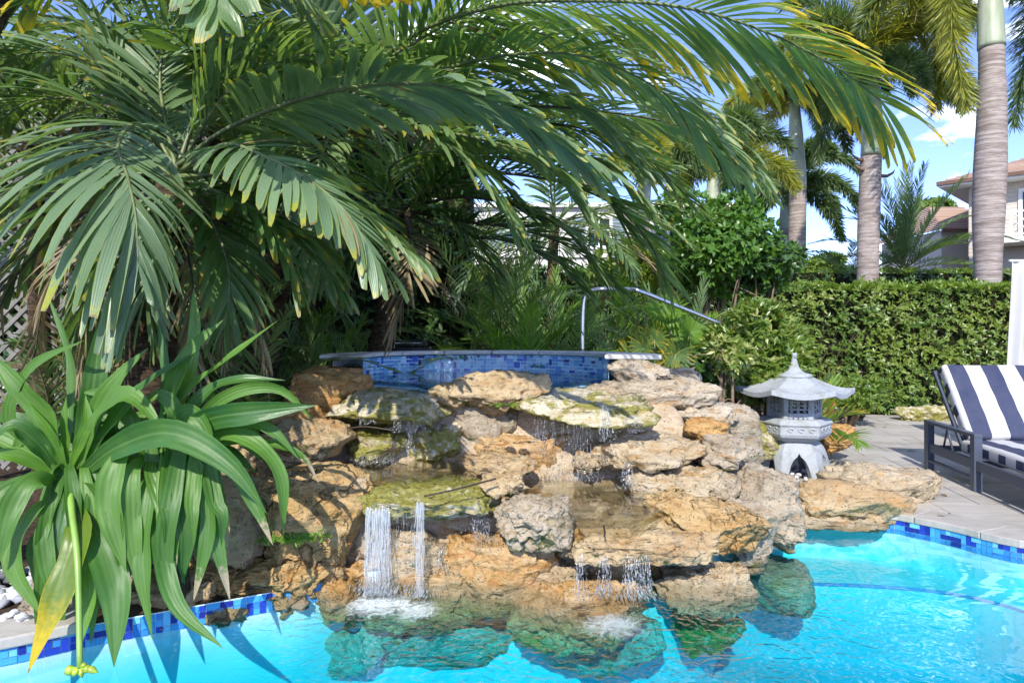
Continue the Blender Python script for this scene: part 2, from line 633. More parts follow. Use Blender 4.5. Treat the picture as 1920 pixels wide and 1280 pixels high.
def offset_loop(L, d):
    """outward offset of the (clockwise seen from above) loop"""
    t = unit(np.roll(L, -1, 0) - np.roll(L, 1, 0))
    nrm = np.stack([-t[:, 1], t[:, 0]], 1)
    return L + nrm * d


WL = -0.14
def sheet_with_hole(name, outer, hole, z, mat, kind='structure'):
    polys = [[Vector((x, y, z)) for x, y in outer], [Vector((x, y, z)) for x, y in hole]]
    tris = tessellate_polygon(polys)
    V = [tuple(p) for pl in polys for p in pl]
    Fs = []
    for t in tris:
        a, b_, c_ = (Vector(V[i]) for i in t)
        if (b_ - a).cross(c_ - a).z < 0: t = t[::-1]
        Fs.append(tuple(t))
    me = bpy.data.meshes.new(name)
    me.from_pydata(V, [], Fs)
    me.materials.append(mat)
    return link(name, me, kind=kind)


sheet_with_hole('ground', [(-500, -200), (500, -200), (500, 800), (-500, 800)], offset_loop(PO, 0.03), -0.03, M['soil'])

pool = link('pool', None, kind='structure')
n = len(PO)
mb = MB()
V = [(x, y, -0.028) for x, y in PO] + [(x, y, -1.05) for x, y in PO]
mb.add(V, [(i, (i + 1) % n, n + (i + 1) % n, n + i) for i in range(n)] + [tuple(range(n, 2 * n))])
mb.build('pool_basin', M['plaster'], pool)
# underwater bench along the far right wall, with its dark tile line
bench = spline([(1.6, 5.75), (2.2, 5.5), (2.8, 5.42), (3.3, 5.30), (3.62, 5.05), (3.9, 4.6), (4.8, 4.45), (6.2, 4.0)], 6)
back = spline([(1.6, 6.1), (2.2, 6.15), (2.8, 6.12), (3.3, 6.05), (3.75, 5.75), (4.05, 5.3), (4.9, 5.05), (6.4, 4.6)], 6)
k = len(bench)
mb = MB()
V = [(*q, -0.42) for q in bench] + [(*q, -0.42) for q in back] + [(*q, -1.07) for q in bench]
mb.add(V, [(i, i + 1, k + i + 1, k + i) for i in range(k - 1)] + [(i, 2 * k + i, 2 * k + i + 1, i + 1) for i in range(k - 1)])
mb.build('bench', M['plaster'], pool)
mb = MB()
V = []
for q in bench: V += [(q[0], q[1] - 0.006, -0.415), (q[0], q[1] - 0.006, -0.435), (q[0], q[1] + 0.012, -0.415)]
mb.add(V, [f for i in range(k - 1) for f in ((3 * i, 3 * i + 1, 3 * i + 4, 3 * i + 3), (3 * i, 3 * i + 3, 3 * i + 5, 3 * i + 2))])
mb.build('tile_line', PTM[2], pool)

M['pool_water'] = water_mat('pool_water', 2.4, (0.012, 0.875, 0.915), 0.022,
                            foam_at=[(-0.86, 4.36, 0.62, 0.75), (-0.60, 4.25, 0.45, 0.6), (0.10, 4.55, 0.35, 0.3), (0.60, 4.05, 0.55, 0.45)],
                            power=3.3, rings=[(-0.75, 4.4, 0.14, 1.5), (0.75, 4.3, 0.20, 2.3)], stretch=(0.75, 1.0, 1.0))
WO = offset_loop(PO, 0.012)
bm = bmesh.new()
top = [bm.verts.new((x, y, WL)) for x, y in WO]
bot = [bm.verts.new((x, y, -1.5)) for x, y in WO]
f = bm.faces.new(top)
f2 = bm.faces.new(bot[::-1])
for i in range(n): bm.faces.new((top[i], bot[i], bot[(i + 1) % n], top[(i + 1) % n]))
bmesh.ops.recalc_face_normals(bm, faces=bm.faces)
bmesh.ops.triangulate(bm, faces=bm.faces)
me = bpy.data.meshes.new('water')
bm.to_mesh(me)
me.materials.append(M['pool_water'])
link('water', me, kind='structure')


# ------------------------------------------------------------------ mosaics (tiles one by one)
_tile_mesh = {}
def tile_mesh(w, h, mi, mats):
    key = (round(w, 4), round(h, 4), mi, id(mats))
    if key not in _tile_mesh:
        mb = MB()
        mb.box((0, 0, 0), (w / 2, 0.004, h / 2))
        _tile_mesh[key] = mb.mesh('tile', mats[mi])
    return _tile_mesh[key]


def mosaic(parent, curve, z_top, unit_, rows, mats, seed, weights, big, limit=260, proud=0.004, gap=0.12):
    """curve: (k,2) plan polyline; tiles face the curve's right-hand side"""
    r_ = random.Random(seed)
    seg = np.linalg.norm(np.diff(curve, axis=0), axis=1)
    cum = np.concatenate([[0], np.cumsum(seg)])
    cols = int(cum[-1] / unit_)
    used = np.zeros((cols + 4, rows), bool)
    used[cols:] = True
    lst = []
    for i in range(cols):
        for j in range(rows):
            if used[i, j]: continue
            opts = [(1, 1)] * 3 + [(2, 1)] * 3 + [(1, 2)] * 3 + [(2, 2)] * big
            r_.shuffle(opts)
            for (w, h) in opts + [(1, 1)]:
                if j + h <= rows and not used[i:i + w, j:j + h].any(): break
            used[i:i + w, j:j + h] = True
            mi = r_.choices(range(6), weights)[0]
            lst.append((i + w / 2, j + h / 2, w, h, mi))
    extra = MB()
    cnt = 0
    for (ci, cj, w, h, mi) in lst:
        s_ = ci * unit_
        a = np.interp(s_, cum, curve[:, 0]), np.interp(s_, cum, curve[:, 1])
        q = np.interp(s_ + 0.01, cum, curve[:, 0]) - a[0], np.interp(s_ + 0.01, cum, curve[:, 1]) - a[1]
        ang = math.atan2(q[1], q[0])
        nx, ny = math.sin(ang), -math.cos(ang)
        Mx = Matrix.Translation((a[0] + nx * proud, a[1] + ny * proud, z_top - cj * unit_)) @ Matrix.Rotation(ang, 4, 'Z')
        g = unit_ * gap
        if cnt < limit:
            o = link('tile', tile_mesh(w * unit_ - g, h * unit_ - g, mi, mats), parent)
            o.matrix_local = Mx
            cnt += 1
        else:
            extra.box((0, 0, 0), ((w * unit_ - g) / 2, 0.004, (h * unit_ - g) / 2), Mx, mi)
    if extra.v: extra.build('tile', mats, parent, kind='stuff')


def sub(curve, x0, x1):
    return curve[(curve[:, 0] >= x0) & (curve[:, 0] <= x1)]


far = PO[(PO[:, 1] > 2.2) & (PO[:, 0] > -4)]
far = far[np.argsort(np.arange(len(far)))]
leftc = far[(far[:, 0] > -2.9) & (far[:, 0] < -1.1) & (far[:, 1] < 4.6)]
rightc = far[(far[:, 0] > 2.05) & (far[:, 1] > 4.9)]
mosaic(pool, leftc, -0.032, 0.038, 3, PTM, 3, (3, 5, 4, 1, 4, 2), 0, 160)
mosaic(pool, rightc, -0.055, 0.040, 3, PTM, 4, (3, 5, 4, 2, 4, 2), 0, 140)

# ------------------------------------------------------------------ deck: pavers and coping
deck = link('deck', None, kind='structure')


def clip_half(poly, p0, nrm):
    """keep the side of p0 where nrm points"""
    out = []
    for i in range(len(poly)):
        a, b_ = poly[i], poly[(i + 1) % len(poly)]
        da, db = (a - p0) @ nrm, (b_ - p0) @ nrm
        if da >= 0: out.append(a)
        if da * db < 0: out.append(a + (b_ - a) * (da / (da - db)))
    return out


COPW = 0.34
cop_c = far[(far[:, 0] > 2.95) & (far[:, 1] > 4.4)]
cop_out = offset_loop(PO, COPW)
cell = 0.205
nx_, ny_ = 46, 48
x0_, y0_ = 0.9, 4.6
used = np.zeros((nx_ + 4, ny_ + 4), bool)
r_ = random.Random(11)
ca, sa = math.cos(0.17), math.sin(0.17)
for j in range(ny_):
    for i in range(nx_):
        if used[i, j]: continue
        opts = [(3, 2), (2, 2), (3, 2), (2, 3), (4, 2), (3, 3)]
        r_.shuffle(opts)
        for (w, h) in opts + [(2, 1), (1, 2), (1, 1)]:
            if not used[i:i + w, j:j + h].any(): break
        used[i:i + w, j:j + h] = True
        g = 0.0042
        pl = [np.array(q) for q in ((i * cell + g, j * cell + g), ((i + w) * cell - g, j * cell + g), ((i + w) * cell - g, (j + h) * cell - g), (i * cell + g, (j + h) * cell - g))]
        pl = [np.array((x0_ + q[0] * ca + q[1] * sa, y0_ - q[0] * sa + q[1] * ca)) for q in pl]
        c_ = sum(pl) / 4
        if c_[1] > 13.0 or c_[0] < 1.2 + max(0, (c_[1] - 9) * 0.6): continue
        d_ = np.linalg.norm(cop_out - c_, axis=1)
        kk = int(d_.argmin())
        q0 = PO[kk]
        nrm = unit(cop_out[kk] - q0)
        if (c_ - cop_out[kk]) @ nrm < -0.9 or (c_ - cop_out[kk]) @ nrm < 0 and d_[kk] > 0.5: continue
        if d_[kk] < 0.7: pl = clip_half(pl, cop_out[kk] + nrm * 0.005, nrm)
        if len(pl) < 3: continue
        area = 0.5 * abs(sum(pl[t][0] * pl[(t + 1) % len(pl)][1] - pl[(t + 1) % len(pl)][0] * pl[t][1] for t in range(len(pl))))
        if area < 0.004: continue
        if sum(pl[t][0] * pl[(t + 1) % len(pl)][1] - pl[(t + 1) % len(pl)][0] * pl[t][1] for t in range(len(pl))) < 0: pl = pl[::-1]
        mb = MB()
        dz = r_.uniform(-0.0015, 0.0015)
        mb.prism(pl, -0.045, dz)
        mb.build('paver', M['travertine'], deck)

coping = link('pool_coping', None, kind='structure')
seg = np.linalg.norm(np.diff(cop_c, axis=0), axis=1)
cum = np.concatenate([[0], np.cumsum(seg)])
co = np.array([cop_out[np.linalg.norm(PO - q, axis=1).argmin()] for q in cop_c])
ci = np.array([q - unit(o_ - q) * 0.02 for q, o_ in zip(cop_c, co)])
s_ = 0.0
while s_ < cum[-1] - 0.2:
    e_ = min(s_ + 0.52, cum[-1])
    ts = np.linspace(s_ + 0.003, e_ - 0.003, 5)
    inn = [(np.interp(t, cum, ci[:, 0]), np.interp(t, cum, ci[:, 1])) for t in ts]
    ou = [(np.interp(t, cum, co[:, 0]), np.interp(t, cum, co[:, 1])) for t in ts]
    mb = MB()
    mb.prism((inn + ou[::-1])[::-1], -0.055, 0.006)
    mb.build('coping_stone', M['travertine'], coping, bevel=0.010)
    s_ = e_
# left corner of the photo: one coping slab by the pebbles
mb = MB()
lc = far[(far[:, 0] > -3.6) & (far[:, 0] < -2.36)]
lo = np.array([cop_out[np.linalg.norm(PO - q, axis=1).argmin()] for q in lc])
li = np.array([q - unit(o_ - q) * 0.03 for q, o_ in zip(lc, lo)])
mb.prism([tuple(q) for q in li][::-1] + [tuple(q) for q in lo], -0.055, 0.006)
mb.build('coping_stone', M['travertine'], coping, bevel=0.010)

# ------------------------------------------------------------------ pebbles
def ico(sub_):
    bm = bmesh.new()
    bmesh.ops.create_icosphere(bm, subdivisions=sub_, radius=1)
    V = np.array([v.co[:] for v in bm.verts])
    Fs = np.array([[v.index for v in f.verts] for f in bm.faces])
    bm.free()
    return V, Fs


ICO = {k: ico(k) for k in (1, 2, 3, 5, 6)}
pm = [plain('pebble_white', (0.62, 0.62, 0.62), 0.6, 0, 0.2, 30, 0.3), plain('pebble_grey', (0.30, 0.31, 0.33), 0.6, 0, 0.25, 30, 0.3), plain('pebble_dark', (0.10, 0.10, 0.11), 0.55, 0, 0.25, 30, 0.3)]
peb = []
for k_ in range(9):
    V, Fs = ICO[2]
    d = V * (1 + 0.42 * noise(V * 1.6 + 9 * k_)[:, None]) * np.array((1.15, 0.9, 0.66))
    peb.append(mesh_np('pebble', d, Fs, sm=True, mats=[pm[(0, 0, 0, 1, 1, 0, 2, 1, 0)[k_]]]))


def pebbles(parent, n_, area, z, r0, r1, seed):
    r_ = random.Random(seed)
    for _ in range(n_):
        x, y = area(r_)
        o = link('pebble', peb[r_.randrange(9)], parent)
        s_ = r_.uniform(r0, r1)
        o.scale = (s_, s_, s_)
        o.location = (x, y, z + s_ * 0.4 + r_.uniform(0, r1))
        o.rotation_euler = (r_.uniform(-0.5, 0.5), r_.uniform(-0.5, 0.5), r_.uniform(0, 6.28))


gb = link('gravel_bed', None, kind='structure')
def left_bed(r_):
    while True:
        x, y = r_.uniform(-3.9, -2.55), r_.uniform(3.75, 4.7)
        if np.min(np.linalg.norm(cop_out - (x, y), axis=1)) > 0.07 and y > 3.74 + (x + 2.6) * 0.5: return x, y
pebbles(gb, 230, left_bed, -0.03, 0.026, 0.05, 5)
# ------------------------------------------------------------------ rocks
K = dict
M['r_orange'] = rock_mat('rock_orange', (0.44, 0.22, 0.055), (0.56, 0.34, 0.12), (0.42, 0.15, 0.02), 0.30, dark=0.5, white=0.15, seed=1.0)
M['r_gold'] = rock_mat('rock_gold', (0.43, 0.26, 0.085), (0.53, 0.37, 0.17), (0.40, 0.19, 0.035), 0.28, dark=0.45, white=0.10, seed=5.0, cracks=0.6)
M['r_tan'] = rock_mat('rock_tan', (0.43, 0.29, 0.14), (0.54, 0.41, 0.23), (0.43, 0.21, 0.05), 0.36, dark=0.5, white=0.21, seed=9.0)
M['r_cream'] = rock_mat('rock_cream', (0.44, 0.33, 0.19), (0.53, 0.43, 0.28), (0.44, 0.24, 0.07), 0.30, dark=0.5, white=0.29, seed=13.0, rough=0.5, wet=0.25)
M['r_wetorange'] = rock_mat('rock_wet_orange', (0.46, 0.25, 0.07), (0.58, 0.41, 0.21), (0.40, 0.16, 0.03), 0.10, dark=0.4, white=0.32, seed=17.0, rough=0.40, wet=0.25)
M['r_grey'] = rock_mat('rock_grey', (0.33, 0.265, 0.18), (0.46, 0.385, 0.275), (0.38, 0.22, 0.09), 0.36, dark=0.6, white=0.22, seed=21.0)
M['r_lime'] = rock_mat('rock_limestone', (0.42, 0.34, 0.23), (0.54, 0.46, 0.34), (0.40, 0.24, 0.09), 0.22, dark=0.6, white=0.35, seed=25.0)
M['r_moss'] = rock_mat('rock_mossy_ledge', (0.52, 0.45, 0.28), (0.64, 0.57, 0.42), (0.42, 0.28, 0.09), 1.0, mosscol=(0.150, 0.140, 0.004), dark=0.35, white=0.35, seed=29.0, rough=0.42, wet=0.2)
M['r_mosstop'] = rock_mat('rock_moss_topped', (0.50, 0.40, 0.24), (0.62, 0.56, 0.44), (0.42, 0.29, 0.10), 0.3, mosscol=(0.155, 0.150, 0.005), dark=0.45, white=0.49, mosstop=0.72, seed=33.0, rough=0.42, wet=0.2)
M['r_shade'] = rock_mat('rock_hollow_shade', (0.10, 0.075, 0.05), (0.20, 0.15, 0.10), (0.14, 0.08, 0.03), 0.4, dark=0.6, white=0.10, seed=37.0)  # dark base colours stand in for the shade inside the hollow
M['r_sub'] = rock_mat('rock_submerged', (0.50, 0.50, 0.42), (0.62, 0.62, 0.54), (0.36, 0.33, 0.18), 0.3, mosscol=(0.16, 0.17, 0.03), dark=0.35, white=0.35, seed=41.0)


def make_rock(name, label, c, half, seed, mat, e=0.62, cuts=19, flat=0.72, amp=1.0, tilt=(0, 0, 0), lod=5, group='rocks of the waterfall', strata=0.5, kind=None, cat='rock'):
    V, Fs = ICO[lod]
    rs = np.random.default_rng(seed * 31 + 5)
    d = np.sign(V) * np.abs(V) ** e
    d = d / np.max(np.abs(d) ** 1.0)
    half = np.array(half, float)
    # chisel: cut by random planes
    N = unit(rs.normal(size=(cuts, 3)) * (1, 1, 0.75))
    offs = rs.uniform(0.66, 0.96, cuts)
    if flat: N[0], offs[0] = unit(np.array((rs.uniform(-.08, .08), rs.uniform(-.1, .02), 1.0))), flat
    warp = 0.10 * np.stack([noise(d * 2.3 + seed + 40 * q) for q in range(3)], 1)
    d = d + warp
    for nn, of in zip(N, offs):
        ex = np.maximum(0, d @ nn - of)
        d = d - ex[:, None] * nn * 0.98
    p = d * half
    hm = float(np.cbrt(half.prod()))
    rad = unit(d * np.array((1, 1, 0.8)))
    big = fbm(p / hm * 0.9 + seed * 3.1, 3)
    p = p + rad * (big * 0.09 * hm * amp)[:, None]
    # bedding: horizontal ledges with undercuts
    zz = p[:, 2] / hm
    lay = noise(np.stack([p[:, 0] / hm * 0.5 + seed, p[:, 1] / hm * 0.5, zz * 3.6 + 0.5 * noise(p / hm + 5)], 1))
    hz = rad * np.array((1, 1, 0.1))
    p = p + hz * (lay * 0.10 * hm * strata)[:, None]
    fine = 1 - np.abs(fbm(p * 6.0 + seed * 1.7, 4, 2.1, 0.55))
    p = p + rad * ((fine - 0.75) * 0.062 * min(1.3, hm / 0.2 + 0.4) * amp)[:, None]
    mic = fbm(p * 22.0 + seed, 3)
    p = p + rad * (mic * 0.013 * amp)[:, None]
    me = mesh_np(name, p, Fs, sm=True, mats=[mat])
    o = link(name, me, None, kind, label, None if kind == 'structure' else cat, group)
    o.location = c
    o.rotation_euler = tilt
    return o


def rk(label, px, py, w, h, D, dep, mat, seed, down=0.0, name='rock', group='rocks of the waterfall', **kw):
    """rock whose seen outline is about w x h photo pixels round (px, py), its middle D metres away"""
    zt = CAMZ - (py - h / 2 - CY) / F * (D + 0.28 * dep)
    zb = CAMZ - (py + h / 2 - CY) / F * (D - 0.30 * dep) - down - 0.12 * h / F * D
    kw.setdefault('e', 0.66)
    if kw.get('flat', 0.72) < 0.7: kw['flat'] += 0.14; kw['e'] = max(kw['e'], 0.66); kw.setdefault('tilt', (R(9), 0, 0))
    kw.setdefault('tilt', (R(5), 0, 0))
    zt = max(zt, zb + down + 0.11)
    c = P(px, py, D)
    c[2] = (zt + zb) / 2
    return make_rock(name, label, c, (w / 2 / F * D * 1.07, dep / 2, (zt - zb) / 2 * 1.14), seed, M[mat], group=group, **kw)


rk('orange brown boulder at the left end of the spa coping', 618, 738, 200, 105, 6.00, 0.75, 'r_orange', 1)
rk('flat topped tan slab standing up between the two spillways', 920, 730, 226, 72, 5.60, 0.42, 'r_tan', 2, flat=0.6, e=0.55)
rk('dark weathered block under the flat topped tan slab', 905, 800, 150, 130, 5.75, 0.42, 'r_grey', 3)
rk('broad moss fringed ledge of the left spillway, water sliding over it', 742, 758, 262, 62, 5.66, 0.80, 'r_moss', 4, flat=0.5, e=0.5)
rk('cream ledge of the right spillway with a yellow mossy lip', 1092, 762, 262, 50, 5.52, 0.78, 'r_moss', 5, flat=0.5, e=0.5)
rk('long pale limestone slab at the right end of the spa', 1225, 736, 268, 58, 6.00, 0.55, 'r_lime', 6, flat=0.6, e=0.55)
rk('small stacked limestone slab on top of the long pale slab', 1190, 692, 126, 36, 6.25, 0.45, 'r_lime', 7, flat=0.6, e=0.5)
rk('grey slab lying behind the stacked limestone slab', 1277, 708, 84, 34, 6.70, 0.5, 'r_lime', 8, flat=0.6)
rk('smooth grey brown rock at the top right, overhanging the lantern side', 1374, 766, 100, 54, 6.25, 0.6, 'r_grey', 9, down=0.45, amp=0.6)
rk('cream chunk under the right end of the long pale slab', 1316, 775, 118, 46, 5.95, 0.5, 'r_lime', 10)
rk('squat orange rock wedged above a round grey brown one', 1324, 804, 90, 48, 5.60, 0.4, 'r_orange', 11, e=0.75)
rk('rounded grey brown rock below the squat orange one', 1350, 840, 98, 66, 5.45, 0.42, 'r_grey', 12, e=0.8)
rk('wide cream ledge below the right spillway, dripping at its left', 1206, 846, 222, 74, 5.42, 0.62, 'r_cream', 13, flat=0.55)
rk('rust stained back wall rock behind the right cascade', 985, 848, 262, 110, 5.72, 0.5, 'r_wetorange', 14, down=0.15)
rk('flat tan slab beside the middle basin', 925, 868, 146, 44, 5.22, 0.45, 'r_tan', 15, flat=0.6)
rk('small yellow mossy step between two basins on the left', 706, 830, 122, 62, 5.50, 0.5, 'r_mosstop', 16, flat=0.6)
rk('bright moss covered lump right of the yellow step', 820, 822, 112, 72, 5.60, 0.4, 'r_moss', 17, e=0.8)
rk('pinkish tan rock behind the long strap leaves', 566, 822, 178, 92, 5.25, 0.7, 'r_tan', 18)
rk('big cracked golden boulder left of the main fall', 596, 948, 216, 182, 4.68, 0.85, 'r_gold', 19, e=0.68, amp=0.8, lod=6, down=0.1)
rk('yellow green mossy ledge of the main fall', 815, 930, 262, 78, 4.72, 0.80, 'r_mosstop', 20, flat=0.5, e=0.55, lod=6)
rk('small pinkish rock on the ledge above the grey green boulder', 946, 906, 96, 54, 4.66, 0.34, 'r_tan', 21, e=0.8)
rk('grey green pitted boulder in the middle of the falls', 1000, 972, 138, 100, 4.50, 0.45, 'r_grey', 22, e=0.8, lod=6)
rk('pale rounded rock behind the main falling curtain', 768, 1028, 190, 124, 4.72, 0.45, 'r_cream', 23, down=0.2)
rk('wet orange boulder right of the main falling curtain', 938, 1036, 212, 98, 4.60, 0.5, 'r_wetorange', 24, down=0.2)
rk('low rust orange shelf at the water behind the main curtain', 800, 1080, 250, 36, 4.64, 0.45, 'r_wetorange', 25, down=0.3)
rk('long low boulder with dark hollows at the pool edge, left of the falls', 495, 1076, 332, 122, 4.50, 0.75, 'r_gold', 26, down=0.0, lod=6)
rk('boulder half hidden by hanging strap leaves', 318, 1106, 240, 104, 4.28, 0.7, 'r_tan', 27)
rk('tall tan boulder behind the hanging strap leaves', 445, 970, 190, 165, 4.60, 0.7, 'r_tan', 28)
rk('dark rock under the strap leaf clump', 170, 1110, 180, 130, 4.15, 0.6, 'r_grey', 29, down=0.1)
rk('small rust orange stone at the waterline by the long low boulder', 628, 1096, 90, 44, 4.45, 0.3, 'r_wetorange', 30, down=0.15)
rk('flat cream ledge right of the lower basin', 1290, 906, 204, 70, 5.18, 0.6, 'r_cream', 31, flat=0.6)
rk('pitted golden boulder with dark holes at the right of the falls', 1316, 974, 220, 112, 4.78, 0.62, 'r_gold', 32, tilt=(0, R(14), 0), lod=6)
rk('wide tan ledge of the front fall', 1200, 1012, 322, 80, 4.52, 0.62, 'r_tan', 33, flat=0.5, e=0.55, lod=6)
rk('wet orange slab at the pool edge under the front fall', 1094, 1104, 286, 72, 4.36, 0.5, 'r_wetorange', 34, down=0.25, flat=0.6, lod=6)
rk('pale pink slab at the pool edge under the golden boulder', 1320, 1078, 216, 74, 4.60, 0.5, 'r_cream', 35, down=0.12, lod=6)
rk('stained rock recessed behind the front fall', 1140, 1052, 190, 80, 4.78, 0.35, 'r_wetorange', 36, down=0.15)
rk('large grey tan boulder sloping down toward the flat rocks', 1412, 918, 190, 128, 5.50, 0.8, 'r_grey', 37, down=0.05, tilt=(0, R(18), 0), lod=6)
rk('flat mossy sided boulder on the pool edge in front of the lantern', 1582, 936, 212, 82, 6.15, 0.6, 'r_tan', 38, flat=0.62)
rk('flat pale boulder on the deck right of the lantern', 1652, 908, 200, 84, 6.55, 0.75, 'r_cream', 39, flat=0.62)
rk('orange rock on the deck behind the lantern', 1560, 816, 80, 54, 8.50, 0.5, 'r_orange', 40, group='rocks round the lantern')
rk('green stained rock left of the lantern legs', 1418, 818, 84, 66, 7.50, 0.6, 'r_mosstop', 41, group='rocks round the lantern')
rk('mossy rock at the foot of the tall hedge', 1726, 773, 96, 30, 12.35, 0.5, 'r_moss', 42, group='rocks round the lantern')
rk('thin cream stone lying on the blue waterline tiles', 1545, 974, 246, 30, 5.99, 0.34, 'r_cream', 43, flat=0.6)
rk('small rock under the left side of the main ledge', 690, 985, 60, 110, 4.82, 0.4, 'r_grey', 44)
rk('recessed rock in the hollow under the long pale slab, coloured dark as shade', 1262, 790, 130, 70, 6.00, 0.3, 'r_shade', 45)
rk('brown rock behind the strap leaves below the orange boulder', 470, 860, 120, 90, 5.35, 0.6, 'r_tan', 46)
rk('stone closing the left side of the lower basin', 900, 950, 110, 60, 4.95, 0.3, 'r_tan', 48)

rk('upright cream rock right of the cracked golden boulder', 672, 945, 70, 150, 4.85, 0.4, 'r_cream', 49, down=0.1)
rk('tan rock wall under the left spillway', 700, 800, 190, 70, 5.85, 0.4, 'r_tan', 50)
rk('stained cream rock under the right spillway', 1130, 808, 150, 60, 5.80, 0.4, 'r_cream', 51)
rk('round brown rock between golden boulder and grey tan boulder', 1400, 975, 90, 90, 4.95, 0.45, 'r_grey', 53, down=0.15)
rk('low tan rock at the water between the two orange slabs', 1000, 1062, 120, 60, 4.62, 0.35, 'r_cream', 54, down=0.15)
rk('small cream rock at the left end of the wide cream ledge', 1100, 862, 60, 40, 5.45, 0.3, 'r_cream', 55)
rk('orange brown rock under the left orange boulder', 560, 778, 110, 60, 5.60, 0.5, 'r_orange', 56)

rk('low tan stone on the pool edge under the hanging strap leaves', 250, 1158, 170, 66, 4.05, 0.42, 'r_tan', 66)
rk('flat stained stone on the pool edge left of the long low boulder', 385, 1136, 180, 62, 4.22, 0.42, 'r_gold', 67)
rk('small brown stone at the end of the blue edge tiles', 520, 1122, 120, 44, 4.40, 0.34, 'r_grey', 68)

rk('small wet orange rock at the left foot of the main curtain', 664, 1076, 76, 66, 4.64, 0.34, 'r_wetorange', 69, down=0.2)
rk('small pale rock tucked under the left end of the front ledge', 1052, 1072, 84, 62, 4.62, 0.34, 'r_cream', 70, down=0.2)

# rocks under the pool water
def flat_under(label, px, py, w, d_, z, seed, mat='r_sub'):
    c = PZ(px, py, z)
    hx = w / 2 / F * c[1]
    make_rock('submerged_rock', label, (c[0], c[1], z - 0.16), (hx, d_ / 2, 0.20), seed, M[mat], e=0.7, flat=0.72, group='rocks under the pool water', amp=0.7)


flat_under('pale flat rock just under the water at the right of the falls', 1436, 1046, 150, 0.95, -0.20, 61, 'r_lime')
flat_under('greenish rock under the water left of the main fall', 620, 1158, 220, 0.42, -0.34, 62)
flat_under('long greenish rock under the water below the main fall', 850, 1140, 400, 0.55, -0.36, 63)
flat_under('greenish rock under the water in front of the orange slab', 1130, 1160, 260, 0.35, -0.32, 64)
flat_under('small olive rock under the water by the pale pink slab', 1330, 1132, 150, 0.24, -0.30, 65, 'r_moss')

# the mortared mass that carries the rocks: one stepped body behind and under them
M['r_core'] = rock_mat('rock_mortar', (0.46, 0.34, 0.21), (0.56, 0.46, 0.32), (0.42, 0.22, 0.06), 0.30, dark=0.4, white=0.28, seed=37.0, rough=0.5, wet=0.2)
NXc, NYc = 150, 130
gx, gy = np.meshgrid(np.linspace(-2.75, 2.75, NXc), np.linspace(4.0, 7.3, NYc))
wob = 0.10 * noise(np.stack([gx.ravel() * 1.7, gy.ravel() * 0.0, np.full(gx.size, 2.0)], 1)).reshape(gx.shape)
yy = gy + wob
shift = 0.20 * smooth(-0.6, -1.8, gx) - 0.25 * smooth(1.0, 1.9, gx)
zl = np.interp(yy, [4.38, 4.62, 4.74, 4.84, 5.50, 5.66, 5.80, 6.0], [-1.6, -0.5, 0.10, 0.46, 0.49, 0.90, 1.04, 1.04])
zr = np.interp(yy, [4.30, 4.45, 4.60, 4.75, 5.48, 5.62, 5.76, 5.90], [-1.6, -0.30, 0.28, 0.31, 0.33, 0.62, 0.95, 1.04])
bl = smooth(-0.42, -0.12, gx)
z = zl * (1 - bl) + zr * bl
side = np.clip(smooth(-2.7, -1.75, gx) * (1 - smooth(1.45, 2.5, gx)), 0, 1)
cap = 0.50 + 0.56 * smooth(-1.85, -1.2, gx) * (1 - smooth(1.2, 1.75, gx))
z = np.minimum(z, cap)
z = z * side + (-0.12) * (1 - side)
fx_, fy_ = far[:, 0], far[:, 1]
o_ = np.argsort(fx_)
edge_y = np.interp(gx.ravel(), fx_[o_], fy_[o_]).reshape(gx.shape)
z = np.where(gy < edge_y + 0.03, -1.7, z)
ins = ((gx + 0.25) / 1.26) ** 2 + ((gy - 6.74) / 1.10) ** 2 < 1.0
z = np.where(ins & (gy > 5.95), 0.40, z)
z = z + 0.055 * (gy > edge_y + 0.03) * fbm(np.stack([gx.ravel() * 4, gy.ravel() * 4, np.zeros(gx.size)], 1), 4).reshape(gx.shape)
V = np.stack([gx.ravel(), gy.ravel(), z.ravel()], 1)
V[:, 1] += 0.02 * np.abs(noise(V * 6 + 5))
V[:, 0:1] += 0.03 * np.stack([noise(V * 6 + 3)], 1)
idx = np.arange(NXc * NYc).reshape(NYc, NXc)
Fq = np.stack([idx[:-1, :-1].ravel(), idx[:-1, 1:].ravel(), idx[1:, 1:].ravel(), idx[1:, :-1].ravel()], 1)
link('rock_core', mesh_np('rock_core', V, Fq, mats=[M['r_core']]), None, None, 'brown mortared stone mass between and behind the waterfall rocks', 'rock bed')

# ------------------------------------------------------------------ spa
SC, SRX, SRY = np.array((-0.25, 6.74)), 1.20, 1.06
SPZ = 1.375
spa = thing('spa', 'raised round hot tub with blue mosaic wall and grey stone rim', 'hot tub', (SC[0], SC[1], 0))
def ell(a, g=0.0): return np.array(((SRX + g) * math.cos(a), (SRY + g) * math.sin(a)))
A0, A1, NA = R(-12), R(192), 50
angs = np.linspace(A0, A1, NA)
mb = MB()
inn = [ell(a) for a in angs]
out = [ell(a, 0.28) for a in angs]
V = [(*q, 1.31) for q in inn] + [(*q, 0.55) for q in inn] + [(*q, 1.31) for q in out] + [(*q, -0.05) for q in out]
Fs = []
for i in range(NA - 1):
    Fs += [(i, i + 1, NA + i + 1, NA + i), (2 * NA + i + 1, 2 * NA + i, 3 * NA + i, 3 * NA + i + 1)]
mb.add(V, Fs, 0)
mb.build('wall', M['grout'], spa)
mb = MB()
ring = [ell(a, -0.02) for a in np.linspace(0, 2 * math.pi, 40, endpoint=False)]
mb.prism([tuple(q) for q in ring], 0.45, 0.56)
mb.build('floor', plain('spa_floor_blue', (0.10, 0.26, 0.52), 0.3), spa)
full = np.array([ell(a) for a in np.linspace(R(-10), R(190), 120)])[::-1]
